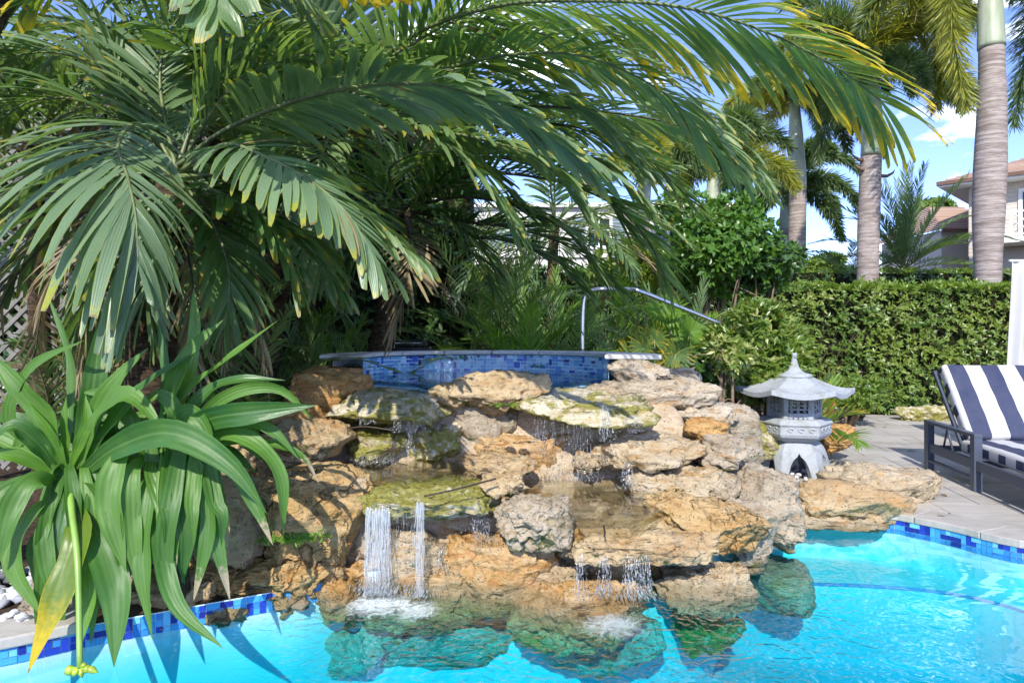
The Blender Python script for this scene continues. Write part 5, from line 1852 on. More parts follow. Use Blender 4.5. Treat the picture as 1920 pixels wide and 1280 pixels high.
D_.frond(px_curve([(300, -330, 3.9), (430, -190, 3.6), (540, -105, 3.45), (640, -70, 3.4), (760, -60, 3.35)]), YELG, 26, 0.42, ang=(66, 30), droop=1.1, width=0.05, s0=0.3, seed=63, prof=p_wide, jag=0.07)
D_.frond(px_curve([(300, -330, 3.9), (480, -260, 3.6), (700, -130, 3.4), (900, -85, 3.35), (1050, -70, 3.35), (1190, -60, 3.35)]), GOLD, 26, 0.30, ang=(66, 40), droop=1.3, width=0.030, s0=0.4, seed=64, jag=0.04)
D_.frond(px_curve([(300, -330, 3.9), (260, -200, 3.5), (180, -90, 3.3), (110, -40, 3.2), (60, 0, 3.2)]), YELG, 18, 0.36, ang=(66, 26), droop=1.0, width=0.06, s0=0.35, seed=65, prof=p_wide, jag=0.07)
D_.frond(px_curve([(300, -330, 3.9), (440, -160, 3.8), (500, -70, 3.8), (560, -10, 3.8), (590, 60, 3.8)]), MIDG, 22, 0.42, ang=(66, 22), droop=0.9, width=0.055, s0=0.35, seed=66, prof=p_wide, jag=0.07)
for az, el in ((150, 30), (110, 40), (70, 35)):
    D_.frond(arc_ctrl(Dc, az, el, 2.2, 1.0), MIDG, 26, 0.55, ang=(66, 20), droop=0.8, width=0.05, seed=70 + az)

# ------------------------------------------------------------------ filling palms deeper in the bed
rs = np.random.default_rng(5)
fill = [((60, 260, 6.2), 'palm crowding the lattice panel at the far left'), ((470, 330, 6.6), 'shaded palm between the two trunks in the left thicket'),
        ((560, 190, 7.8), 'palm deep behind the long arching fronds'), ((250, 60, 6.9), 'shaded palm rising behind the upright fan'),
        ((1040, 420, 10.2), 'palm in front of the white house, behind the handrail'),
        ((430, 420, 7.6), 'shaded palm low in the thicket left of the tub'), ((400, 40, 7.0), 'tall shaded palm under the top edge')]
for k_, ((x, y, d), lab) in enumerate(fill):
    c = P(x, y, d)
    q = Palm('palm_tree', lab, 'palm', (c[0], c[1], 0), 'palms in the planting bed')
    q.trunk([(c[0] + rs.uniform(-.2, .2), c[1], -0.05), (c[0] + rs.uniform(-.1, .1), c[1], c[2] * 0.55), c], (0.10, 0.085, 0.07), M['ftrunk'])
    for j in range(17):
        az, el = j * 137.5 + rs.uniform(-15, 15), rs.uniform(-25, 62)
        q.frond(arc_ctrl(c, az, el, rs.uniform(1.5, 2.3), rs.uniform(0.7, 1.5)), (DEEP, MIDG, DEEP, BLUE)[j % 4] if j % 9 else DRY, 24, rs.uniform(0.45, 0.62), ang=(64, 20), droop=rs.uniform(0.4, 1.0), width=0.036, nseg=5, seed=100 + 40 * k_ + j)

# ------------------------------------------------------------------ areca clumps and low palms behind the tub
def areca(label, px, py, d, hgt, n_, seed, mats=(LIME, DEEP), z0=0.0, spread=1.0, Ll=0.34, cat='palm', canes=True, wd=0.022):
    c = P(px, py, d)
    q = Palm('areca_palm', label, cat, (c[0], c[1], z0), 'low palms round the hot tub')
    r_ = np.random.default_rng(seed)
    for j in range(n_):
        az = j * 137.5 + r_.uniform(-20, 20)
        el = r_.uniform(35, 82)
        o = np.array((c[0] + r_.normal() * 0.12, c[1] + r_.normal() * 0.12, z0 + (hgt * r_.uniform(0.15, 0.45) if canes else 0.05)))
        if canes and j % 3 == 0:
            mb = MB()
            mb.tube([(o[0] - c[0], o[1] - c[1], -0.03), (o[0] - c[0], o[1] - c[1], o[2] - z0)], 0.022, 8)
            mb.build('cane', LIMEC, q.t)
        q.frond(arc_ctrl(o, az, el, hgt * r_.uniform(0.6, 1.0) * spread, r_.uniform(0.6, 1.6)), mats[int(r_.integers(len(mats)))], 24, Ll * r_.uniform(0.8, 1.15), r0=0.010, ang=(56, 18), droop=r_.uniform(0.2, 0.6), width=wd, nseg=4, seed=seed * 50 + j, prof=p_point, jag=0.0, s0=0.25, dih=(0.4, 0.2))
    return q


#LIMEC
LIMEC = plain('areca_cane', (0.30, 0.33, 0.06), 0.45, 0, 0.2, 5)
areca('bright areca clump right behind the middle of the tub rim', 985, 660, 8.7, 2.0, 22, 201, (LIME, LIME, MIDG))
areca('yellow green caned areca clump at the left end of the tub rim', 600, 690, 7.9, 1.5, 14, 202, (LIME, LIME, MIDG))
areca('areca clump with yellow cane before the white counter', 668, 680, 8.4, 1.5, 9, 203, (LIME, MIDG))
areca('thin dark areca shoots in front of the white counter', 850, 680, 8.8, 1.2, 9, 204, (DEEP,))
areca('dark areca mass under the ribbed fronds by the handrail', 1060, 640, 9.3, 2.3, 20, 205, (LIME, DEEP, MIDG))
areca('low bright palm right of the handrail foot', 1180, 690, 8.4, 1.25, 14, 206, (LIME, MIDG, DEEP))
areca('bushy palm behind the sloping handrail', 1270, 640, 9.6, 1.9, 16, 207, (DEEP, MIDG, LIME))
areca('yellow tinged palm tuft beside the lantern roof', 1530, 740, 8.6, 1.05, 11, 208, (LIME, LIME, YELG), canes=False)
areca('shaded areca in the gap left of the counter', 540, 640, 7.0, 1.6, 14, 209, (DEEP, MIDG))
areca('low areca tuft hanging over the right rim stones', 1235, 690, 8.0, 0.75, 10, 210, (LIME, YELG), canes=False, z0=0.6)


areca('shaded areca under the left palms, nearest the orange boulder', 440, 640, 6.3, 1.9, 16, 211, (DEEP, MIDG))
areca('shaded areca behind the left lily', 150, 640, 6.0, 1.9, 16, 214, (DEEP, DRY))
areca('shaded areca behind the second lily', 320, 640, 6.2, 2.0, 16, 215, (DEEP, MIDG))
areca('tall dark areca in front of the dark hedge', 930, 600, 9.6, 2.5, 18, 216, (DEEP, MIDG))


areca('tall shaded areca hiding the left part of the white house', 930, 500, 9.9, 3.3, 20, 217, (DEEP, MIDG), Ll=0.42, wd=0.028)
areca('feathery areca before the hedge, between house window and shrub', 1185, 560, 11.6, 2.6, 18, 218, (LIME, MIDG), Ll=0.42, wd=0.028)


def fan_palm(label, px, py, d, rad, n_, seed, mat=LIME):
    c = P(px, py, d)
    t = thing('fan_palm', label, 'palm', (c[0], c[1], 0.0), 0, 'low palms round the hot tub')
    r_ = np.random.default_rng(seed)
    for j in range(n_):
        hub = np.array((r_.normal() * 0.15, r_.normal() * 0.1 - 0.1, c[2] + r_.normal() * 0.14))
        mb = MB()
        mb.tube(spline(np.array([(0, 0, -0.03), hub * (0.5, 0.5, 0.6), hub]), 6), 0.008, 6)
        fo = mb.build('frond', RACH, t)
        k_ = 20
        fan = np.linspace(-2.5, 2.5, k_)
        fwd = unit(np.array((r_.normal() * 0.5, -0.8, r_.uniform(-0.3, 0.3))))
        sd = unit(np.cross(fwd, (0, 0, 1)))
        upv = np.cross(sd, fwd)
        ax = unit(np.array((r_.normal() * 0.6, 0, 1.0 if j % 2 == 0 else -0.6)))
        e1 = unit(ax - (ax @ fwd) * fwd * 0.8)
        e2 = np.cross(fwd, e1)
        D = np.cos(fan)[:, None] * e1 + np.sin(fan)[:, None] * e2 + fwd * 0.25
        V, UV = leaf_strips(np.repeat(hub[None], k_, 0), D, np.repeat(fwd[None], k_, 0) * 0.2 + np.cross(D, fwd), rad * r_.uniform(0.8, 1.1, k_), 0.035, 0.35, 5, p_point, 0.12, 0, seed + j)
        link('leaflets', strips_mesh('leaflets', V, UV, r_.random(k_), [mat]), fo, kind='stuff')


fan_palm('small fan palm with spread star leaves left of the shrub', 1245, 612, 8.2, 0.30, 5, 221)
fan_palm('yellowing fan leaf drooping behind the right rim stones', 1228, 662, 7.9, 0.26, 3, 222, YELG)

# ------------------------------------------------------------------ leafy shrubs and hedges
def leaf_cloud(centers, normals, per, L, W_, seed, mats, spread=0.8, nseg=2, droop=0.3, prof=p_leaf, fold=0.1):
    """whorls of leaves round twig tips"""
    r_ = np.random.default_rng(seed)
    n_ = len(centers)
    Pb = np.repeat(centers, per, 0)
    N = unit(np.repeat(normals, per, 0))
    rnd_ = unit(r_.normal(size=Pb.shape))
    tang = unit(rnd_ - (rnd_ * N).sum(1, keepdims=True) * N)
    D = unit(N * r_.uniform(0.15, 0.9, (len(Pb), 1)) + tang * spread)
    Wd_ = np.cross(D, N + 0.3 * r_.normal(size=N.shape))
    sz = r_.uniform(0.65, 1.2, len(Pb))
    V, UV = leaf_strips(Pb, D, Wd_, L * sz, W_ * sz, droop, nseg, prof, fold, 0, seed)
    return V, UV, np.clip(np.repeat(r_.random(n_), per) * 0.6 + r_.random(len(Pb)) * 0.4, 0, 1)


HEDGE = leaf_mat('schefflera_leaf', (0.060, 0.145, 0.026), (0.215, 0.285, 0.045), None, rough=0.36, trans=0.30, veins=0, midrib=(0.16, 0.20, 0.06))
HEDGET = leaf_mat('hedge_top_leaf', (0.10, 0.20, 0.025), (0.22, 0.28, 0.035), None, rough=0.38, trans=0.38, veins=0)
SHRUB = leaf_mat('shrub_leaf', (0.050, 0.140, 0.020), (0.130, 0.245, 0.038), None, rough=0.30, trans=0.30, veins=0, midrib=(0.12, 0.2, 0.05))
SHRUB2 = leaf_mat('dark_shrub_leaf', (0.030, 0.085, 0.026), (0.080, 0.155, 0.042), None, rough=0.32, trans=0.25, veins=0)
VARI = leaf_mat('pale_shrub_leaf', (0.16, 0.24, 0.05), (0.42, 0.42, 0.15), None, rough=0.4, trans=0.35, veins=0)
TWIG = plain('twig_bark', (0.17, 0.12, 0.075), 0.8, 0, 0.3, 20)


def hedge(label, x0, x1, y, depth, z1, L, W_, dens, seed, mats, topm, group=None, z0=0.05, per=6, name='hedge'):
    t = thing(name, label, 'hedge', ((x0 + x1) / 2, y + depth / 2, 0), 0, group)
    o_ = np.array(((x0 + x1) / 2, y + depth / 2, 0))
    r_ = np.random.default_rng(seed)
    nf = int((x1 - x0) * (z1 - z0) * dens)
    c = np.stack([r_.uniform(x0, x1, nf), np.zeros(nf), r_.uniform(z0, z1, nf)], 1)
    bul = fbm(np.stack([c[:, 0] * 1.1, c[:, 2] * 1.1, np.full(nf, seed)], 1), 3)
    c[:, 1] = y - 0.16 * bul + np.abs(r_.normal(0, 0.12, nf)) + 0.10 * np.exp(-(c[:, 2] - z0) * 1.5)
    sp_ = noise(np.stack([c[:, 0] * 2.2, c[:, 2] * 2.2, np.full(nf, seed + 9.0)], 1))
    keep = r_.random(nf) < np.clip(0.9 + sp_ * 0.9, 0.25, 1)
    c = c[keep]
    nrm = unit(np.stack([r_.normal(0, 0.35, len(c)), np.full(len(c), -1.0), r_.uniform(-0.1, 0.9, len(c))], 1))
    V, UV, rn = leaf_cloud(c - o_, nrm, per, L, W_, seed, mats, droop=0.5)
    pt = np.repeat(fbm(np.stack([c[:, 0] * 0.9, c[:, 2] * 1.3, np.full(len(c), seed * 2.0)], 1), 3), per)
    rn = np.clip(rn * 0.75 + 0.15 + pt * 0.55 + 0.12 * (np.repeat(c[:, 2], per) / z1 - 0.5), 0, 1)
    link('foliage', strips_mesh('foliage', V, UV, rn, mats, midx=(r_.random(len(rn)) < 0.08).astype(int) if len(mats) > 1 else None), t, kind='stuff')
    nt = int((x1 - x0) * depth * dens * 1.1)
    c = np.stack([r_.uniform(x0, x1, nt), r_.uniform(y - 0.05, y + depth, nt), np.zeros(nt)], 1)
    c[:, 2] = z1 + 0.07 * fbm(c * 1.7, 3) + r_.normal(0, 0.04, nt) + (r_.random(nt) < 0.03) * r_.uniform(0.03, 0.14, nt)
    nrm = unit(np.stack([r_.normal(0, 0.4, nt), r_.normal(-0.2, 0.4, nt), np.ones(nt)], 1))
    V, UV, rn = leaf_cloud(c - o_, nrm, per, L, W_, seed + 1, topm)
    link('top_foliage', strips_mesh('top_foliage', V, UV, rn, topm), t, kind='stuff')
    mb = MB()
    for _ in range(int((x1 - x0) * 22)):
        x, zz = r_.uniform(x0, x1), r_.uniform(0.3, z1 * 0.95)
        a = np.array((x + r_.normal() * 0.3, y + depth * 0.6, max(0, zz - 0.9))) - o_
        e = np.array((x, y + r_.uniform(-0.12, 0.15), zz)) - o_
        mb.tube(spline(np.array([a, (a + e) / 2 + r_.normal(size=3) * 0.06, e]), 3), np.linspace(0.014, 0.004, 7), 5, cap=False)
    mb.build('branches', TWIG, t, kind='stuff')
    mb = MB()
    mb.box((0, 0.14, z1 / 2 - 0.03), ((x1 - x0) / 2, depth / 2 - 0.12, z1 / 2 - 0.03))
    mb.build('shade_filler', HCORE, t)  # solid filler box; the hedge's inner shade is put into its dark colour
    return t


b = NB('hedge_shade_filler')
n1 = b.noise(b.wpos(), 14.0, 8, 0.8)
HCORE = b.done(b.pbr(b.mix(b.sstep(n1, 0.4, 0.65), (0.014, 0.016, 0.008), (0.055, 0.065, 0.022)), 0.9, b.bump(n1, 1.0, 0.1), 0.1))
hedge('tall clipped schefflera hedge behind the deck at the right', 4.9, 14.5, 12.9, 1.1, 2.44, 0.098, 0.036, 210, 301, [HEDGE, VARI], [HEDGET])
hedge('dark clipped hedge further back, seen under the palm trunks', 7.5, 22.0, 20.5, 1.2, 3.42, 0.12, 0.05, 60, 302, [SHRUB2], [HEDGET], per=5)
hedge('dark hedge behind the handrail and ribbed fronds', -3.0, 5.4, 13.6, 1.0, 2.85, 0.11, 0.045, 110, 303, [SHRUB2, SHRUB], [SHRUB], per=5)
hedge('high dark thicket hedge behind the left palms', -12.0, -0.6, 9.6, 1.2, 5.6, 0.14, 0.05, 60, 304, [SHRUB2, SHRUB], [SHRUB], per=6)


def shrub(label, c, rad, n_, L, W_, seed, mats, trunks=5, per=6, name='shrub', cat='shrub', group='shrubs round the hot tub', frac=(), z0=0.0, lobes=9):
    t = thing(name, label, cat, (c[0], c[1], z0), 0, group)
    o_ = np.array((c[0], c[1], z0))
    r_ = np.random.default_rng(seed)
    lb = unit(r_.normal(size=(lobes, 3))) * r_.uniform(0.35, 0.72, (lobes, 1))
    lr = r_.uniform(0.32, 0.55, lobes)
    k_ = r_.integers(0, lobes, n_)
    u_ = unit(r_.normal(size=(n_, 3)))
    q = lb[k_] + u_ * (lr[k_] * (1 - np.abs(r_.normal(0, 0.16, n_))))[:, None]
    q[:, 2] = np.maximum(q[:, 2], -0.9)
    cc = np.array(c) + q * np.array(rad)
    V, UV, rn = leaf_cloud(cc - o_, unit(u_ + np.array((0, 0, 0.5)) + 0.3 * r_.normal(size=u_.shape)), per, L, W_, seed, mats)
    mi = None
    if len(mats) > 1:
        f_ = frac or (0.12,)
        mi = (np.repeat(r_.random(n_), per) < f_[0]).astype(int)
    link('foliage', strips_mesh('foliage', V, UV, rn, mats, midx=mi), t, kind='stuff')
    for j in range(trunks):
        tip = np.array(c) + lb[j % lobes] * np.array(rad) * 0.9
        a = np.array((r_.normal() * 0.06, r_.normal() * 0.06, -0.03))
        e = tip - o_
        mid = a * 0.4 + e * 0.5 + np.array((r_.normal() * 0.08, r_.normal() * 0.08, -0.12 * rad[2]))
        mb = MB()
        cv = spline(np.array([a, mid, e]), 6)
        mb.tube(cv, np.linspace(0.035, 0.010, len(cv)), 7)
        for s_ in range(3):
            i0 = r_.integers(5, len(cv) - 1)
            e2 = cv[i0] + r_.normal(size=3) * np.array(rad) * 0.33 + (0, 0, 0.1)
            mb.tube(spline(np.array([cv[i0], (cv[i0] + e2) / 2 + (0, 0, 0.04), e2]), 3), np.linspace(0.012, 0.004, 7), 5)
        mb.build('branch', TWIG, t)
    return t


shrub('rounded bright green shrub rising above the handrail', P(1345, 455, 10.6), (1.10, 0.9, 0.88), 2600, 0.115, 0.058, 401, [SHRUB], 7, lobes=14)
shrub('glossy dark shrub spreading right toward the pale palm trunk', P(1430, 500, 10.4), (0.62, 0.6, 0.45), 800, 0.115, 0.055, 402, [SHRUB, SHRUB2], 5, frac=(0.5,))
shrub('leafy schefflera shrub behind the lantern', P(1412, 650, 7.85), (0.66, 0.42, 0.66), 2600, 0.105, 0.038, 403, [HEDGE, VARI], 6, frac=(0.14,), lobes=13)
shrub('low dark leaved shrub at the handrail foot', P(1330, 680, 8.0), (0.60, 0.5, 0.42), 900, 0.095, 0.040, 404, [SHRUB2, SHRUB], 4, frac=(0.3,))
shrub('pale leaved low shrub left of the lantern', P(1370, 668, 7.3), (0.28, 0.2, 0.22), 320, 0.09, 0.035, 405, [HEDGE, VARI], 4, frac=(0.5,))
shrub('yellow green shrub behind the ribbed fronds', P(1180, 500, 12.4), (0.95, 0.7, 0.45), 700, 0.12, 0.05, 406, [HEDGET], 4)
shrub('sparse shrub with bare twigs under the hedge behind the lantern', P(1590, 740, 11.6), (0.75, 0.5, 0.35), 330, 0.11, 0.04, 407, [HEDGE], 8)

# ------------------------------------------------------------------ palms with ringed trunks behind the hedge
b = NB('ringed_palm_trunk')
pz_ = b.wpos((0.5, 0.5, 3.0))
x, y, z = b.sep(b.wpos())
wob = b.math('MULTIPLY', b.noise(b.wpos(), 1.2, 3), 0.10)
rg_ = b.math('SINE', b.math('MULTIPLY', b.math('ADD', z, wob), 62.0))
n1 = b.noise(pz_, 4.0, 7, 0.7)
c_ = b.mix(b.sstep(n1, 0.35, 0.65), (0.215, 0.175, 0.15), (0.40, 0.345, 0.305))
c_ = b.mix(b.math('MULTIPLY', b.sstep(rg_, 0.75, 1.0), 0.5), c_, (0.15, 0.115, 0.095))
n2 = b.noise(b.wpos((0.8, 0.8, 5)), 1.7, 6, 0.7)
c_ = b.mix(b.math('MULTIPLY', b.sstep(n2, 0.50, 0.64), 0.7), c_, (0.17, 0.13, 0.10))
M['ring'] = b.done(b.pbr(c_, 0.8, b.bump(b.math('ADD', b.math('MULTIPLY', b.sstep(rg_, 1.0, 0.7), 0.6), n1), 0.5, 0.010), 0.2))
b = NB('crownshaft')
n1 = b.noise(b.wpos((2, 2, 0.4)), 3.0, 5)
M['shaft'] = b.done(b.pbr(b.mix(b.sstep(n1, 0.3, 0.7), (0.26, 0.31, 0.20), (0.42, 0.45, 0.33)), 0.45, None, 0.4))
SCAR = plain('torn_leaf_base', (0.16, 0.10, 0.06), 0.9, 0, 0.3, 9)


def plume(palm, ctrl, mat, L, n_, seed, width=0.03, droop=0.5):
    """a foxtail frond: narrow leaflets all round the midrib"""
    r_ = np.random.default_rng(seed)
    c = np.array(ctrl) - palm.loc
    Q, T, Sd, N, Lc = frame_curve(c, n_, 0, s0=0.12)
    s = np.linspace(0.12, 1, n_)
    rep = 4
    Q, T, Sd, N, s = (np.repeat(a, rep, 0) for a in (Q, T, Sd, N, s))
    an = r_.uniform(0, 6.283, len(Q))[:, None]
    a = np.radians(72 - 34 * s + r_.normal(0, 7, len(Q)))[:, None]
    D = np.cos(a) * T + np.sin(a) * (np.cos(an) * Sd + np.sin(an) * N)
    lp = 0.55 + 0.45 * np.sin(np.pi * np.clip(s, 0, 1) ** 0.8)
    V, UV = leaf_strips(Q, D, np.cross(D, r_.normal(size=D.shape)), L * lp * r_.uniform(0.8, 1.1, len(Q)), width, droop, 3, p_point, 0.08, 0, seed)
    fo = link('frond', rachis_mesh(c, 0.030, 0.006, RACH), palm.t)
    link('leaflets', strips_mesh('leaflets', V, UV, r_.random(len(Q)), [mat]), fo, kind='stuff')


def ring_palm(label, base_px, d, pts_px, radii, shaft_px, shaft_r, mats, nfr, frl, seed, els=(-20, 65), z_base=0.0, L=0.55, azs=None, density=170, scars=(), width=0.030):
    """pts_px: trunk centre line up to the crownshaft; shaft_px: crownshaft line; all at depth d"""
    pts = [P(x, y, d) for x, y in pts_px]
    pts = [np.array((pts[0][0], d, -0.05))] + pts
    q = Palm('ringed_palm', label, 'palm', (pts[0][0], d, 0.0), 'palms behind the hedge')
    c = spline(np.array(pts), 10) - q.loc
    rr = np.interp(np.linspace(0, 1, len(c)), np.linspace(0, 1, len(radii)), radii)
    zz = np.arange(len(c))
    mb = MB()
    mb.tube(c, rr * 1, 20)
    mb.build('trunk', M['ring'], q.t)
    sp_ = np.array([P(x, y, d) for x, y in shaft_px])
    sc_ = spline(sp_, 8) - q.loc
    mb = MB()
    mb.tube(sc_, np.interp(np.linspace(0, 1, len(sc_)), np.linspace(0, 1, len(shaft_r)), shaft_r), 20)
    mb.build('crownshaft', M['shaft'], q.t)
    for (x, y, sd) in scars:
        a = P(x, y, d - 0.05) - q.loc
        mb = MB()
        mb.tube([a, a + (0.16 * sd, -0.12, -0.03), a + (0.30 * sd, -0.14, 0.05), a + (0.36 * sd, -0.12, 0.14)], (0.05, 0.045, 0.03, 0.008), 6)
        mb.build('leaf_scar', SCAR, q.t)
    r_ = np.random.default_rng(seed)
    top = sp_[-1]
    for j in range(nfr):
        az = (azs[j % len(azs)] if azs else j * 137.5) + r_.uniform(-14, 14)
        el = r_.uniform(*els)
        plume(q, arc_ctrl(top, az, el, frl * r_.uniform(0.8, 1.1), r_.uniform(1.3, 2.6)), mats[int(r_.integers(len(mats)))], L, density, seed * 30 + j, width)
    return q


RP = []
RP += [ring_palm('thick grey ringed palm trunk at the right edge, its crown above the picture', None, 15.0, [(1852, 545), (1853, 420), (1857, 300), (1860, 180), (1859, 85)], (0.25, 0.245, 0.27, 0.31, 0.32, 0.29, 0.26, 0.245), [(1859, 90), (1857, 30), (1856, -130)], (0.27, 0.25, 0.17), (FOXT, FOXT, FOXY), 14, 3.0, 501, (-15, 60))]
RP += [ring_palm('ringed palm trunk in the middle with a bulging pale green crownshaft', None, 18.5, [(1627, 535), (1628, 450), (1630, 380), (1633, 295)], (0.26, 0.275, 0.28, 0.27), [(1633, 292), (1636, 250), (1634, 200), (1630, 130)], (0.26, 0.29, 0.25, 0.15), (FOXY, FOXY, FOXT), 15, 3.1, 502, (-25, 65), scars=((1648, 330, 1), (1618, 300, -1), (1622, 318, -1)))]
ring_palm('pale smooth palm trunk left of the other two, grey green crownshaft', None, 22.0, [(1494, 515), (1495, 430), (1496, 352)], (0.27, 0.27, 0.26), [(1496, 354), (1494, 310), (1492, 250), (1490, 190)], (0.265, 0.27, 0.22, 0.14), (FOXT, FOXY), 15, 3.0, 503, (-25, 60))
ring_palm('dark feathery palm drooping behind the pale smooth trunk', None, 27.0, [(1470, 540), (1472, 430)], (0.26, 0.24), [(1472, 432), (1474, 390), (1476, 345)], (0.24, 0.22, 0.14), (FOXT,), 16, 3.2, 504, (-25, 55), width=0.05)
ring_palm('bushy feathery palm behind the rounded shrub', None, 20.0, [(1330, 520), (1333, 420)], (0.24, 0.22), [(1333, 422), (1336, 370), (1338, 300)], (0.22, 0.2, 0.13), (FOXT, FOXT, FOXY), 18, 2.6, 505, (-30, 60), L=0.6)
ring_palm('feathery palm behind the white house window fronds', None, 17.0, [(1200, 520), (1205, 400)], (0.2, 0.18), [(1205, 402), (1208, 350), (1212, 290)], (0.18, 0.17, 0.11), (FOXY, FOXT), 12, 1.9, 506, (-20, 60), L=0.45)

def extra_plumes(q, d, lst, L, w, seed):
    for k_, (pts, mt) in enumerate(lst):
        plume(q, np.array([P(x, y, d + dd) for x, y, dd in pts]), mt, L, 260, seed + k_, w)
extra_plumes(RP[0], 15.0, (([(1856, -130, 0), (1820, -120, -.3), (1785, -40, -.5), (1790, 80, -.5), (1812, 200, -.4)], FOXY), ([(1856, -130, 0), (1900, -110, .2), (1935, -20, .3), (1925, 110, .3), (1900, 230, .3)], FOXT),
             ([(1856, -130, 0), (1920, -140, -.5), (1975, -60, -.8), (1985, 60, -.8)], FOXT)), 0.68, 0.022, 5900)
extra_plumes(RP[1], 18.5, (([(1630, 130, 0), (1680, 60, -.3), (1735, 60, -.5), (1760, 140, -.5), (1755, 200, -.5)], FOXY), ([(1630, 130, 0), (1650, 30, -.6), (1690, -20, -1.0), (1750, 20, -1.2), (1770, 90, -1.2)], FOXY),
             ([(1630, 130, 0), (1590, 50, -.5), (1540, 40, -.9), (1500, 110, -1.0)], FOXT), 
             ([(1630, 130, 0), (1620, 20, .4), (1600, -50, .6), (1560, -60, .8)], FOXY), ([(1630, 130, 0), (1700, 10, .6), (1780, -10, .8), (1830, 50, .8)], FOXT)), 0.72, 0.024, 5950)

# date palm and small tree beyond the back hedge
dp = Palm('date_palm', 'spiky date palm standing behind the back hedge between the trunks', 'palm', (P(1695, 500, 23)[0], 23.0, 0), 'palms behind the hedge')
c = P(1695, 505, 23)
dp.trunk([(c[0], 23, -0.05), (c[0], 23, c[2] * 0.5), c], (0.3, 0.28, 0.25), M['ftrunk'])
r_ = np.random.default_rng(61)
for j in range(34):
    dp.frond(arc_ctrl(c, j * 137.5, r_.uniform(5, 85), r_.uniform(2.4, 3.5), r_.uniform(0.5, 1.2)), (DEEP, MIDG, FOXT)[j % 3], 44, 0.48, r0=0.02, ang=(50, 22), droop=0.15, width=0.034, nseg=3, seed=620 + j, prof=p_point, jag=0.0, dih=(0.5, 0.3), s0=0.15)
dp = Palm('date_palm', 'low arching date palm at the left of the middle trunk', 'palm', (P(1600, 520, 25)[0], 25.0, 0), 'palms behind the hedge')
c = P(1600, 530, 25)
for j in range(16):
    dp.frond(arc_ctrl(c, j * 137.5, r_.uniform(5, 55), r_.uniform(1.8, 2.6), r_.uniform(0.8, 1.5)), (DEEP, MIDG)[j % 2], 34, 0.4, r0=0.02, ang=(50, 22), droop=0.15, width=0.035, nseg=3, seed=670 + j, prof=p_point, jag=0.0, dih=(0.5, 0.3))
shrub('distant tree with open crown left of the balcony house', P(1755, 400, 38), (1.9, 1.5, 0.85), 900, 0.28, 0.14, 411, [HEDGE], 6, name='tree', cat='tree', group=None, per=5)
shrub('grey green tree far behind the low date palm', P(1560, 500, 40), (2.2, 1.5, 1.2), 900, 0.28, 0.14, 412, [HEDGE], 5, name='tree', cat='tree', group=None, per=5)

# ------------------------------------------------------------------ strap leaved lilies at the pool edge
STRAP = leaf_mat('strap_leaf', (0.038, 0.125, 0.022), (0.110, 0.235, 0.034), None, rough=0.50, trans=0.30, veins=4, midrib=(0.13, 0.22, 0.06), spec=0.5)
STRAPL = leaf_mat('young_strap_leaf', (0.10, 0.24, 0.025), (0.17, 0.32, 0.04), None, rough=0.34, trans=0.38, veins=4, midrib=(0.16, 0.3, 0.06))
STRAPY = leaf_mat('yellowing_strap_leaf', (0.12, 0.20, 0.02), (0.24, 0.28, 0.02), (0.60, 0.40, 0.01), 0.45, 0.75, (0.5, 0.36, 0.015), rough=0.38, trans=0.34, veins=4)
STRAPB = leaf_mat('strap_leaf_with_bleached_tip', (0.040, 0.120, 0.024), (0.090, 0.200, 0.030), (0.40, 0.32, 0.21), 0.90, 0.97, None, rough=0.36, trans=0.30, veins=4, midrib=(0.13, 0.22, 0.06))
lily1 = thing('strap_leaf_lily', 'big strap leaved lily at the left pool edge, one leaf yellow, a stalk drooping', 'plant', (P(128, 890, 3.98)[0], 3.98, 0.0), 0, 'strap leaved lilies')
lily2 = thing('strap_leaf_lily', 'second strap leaved lily hanging over the golden boulder', 'plant', (P(300, 850, 4.0)[0], 4.0, 0.0), 0, 'strap leaved lilies')


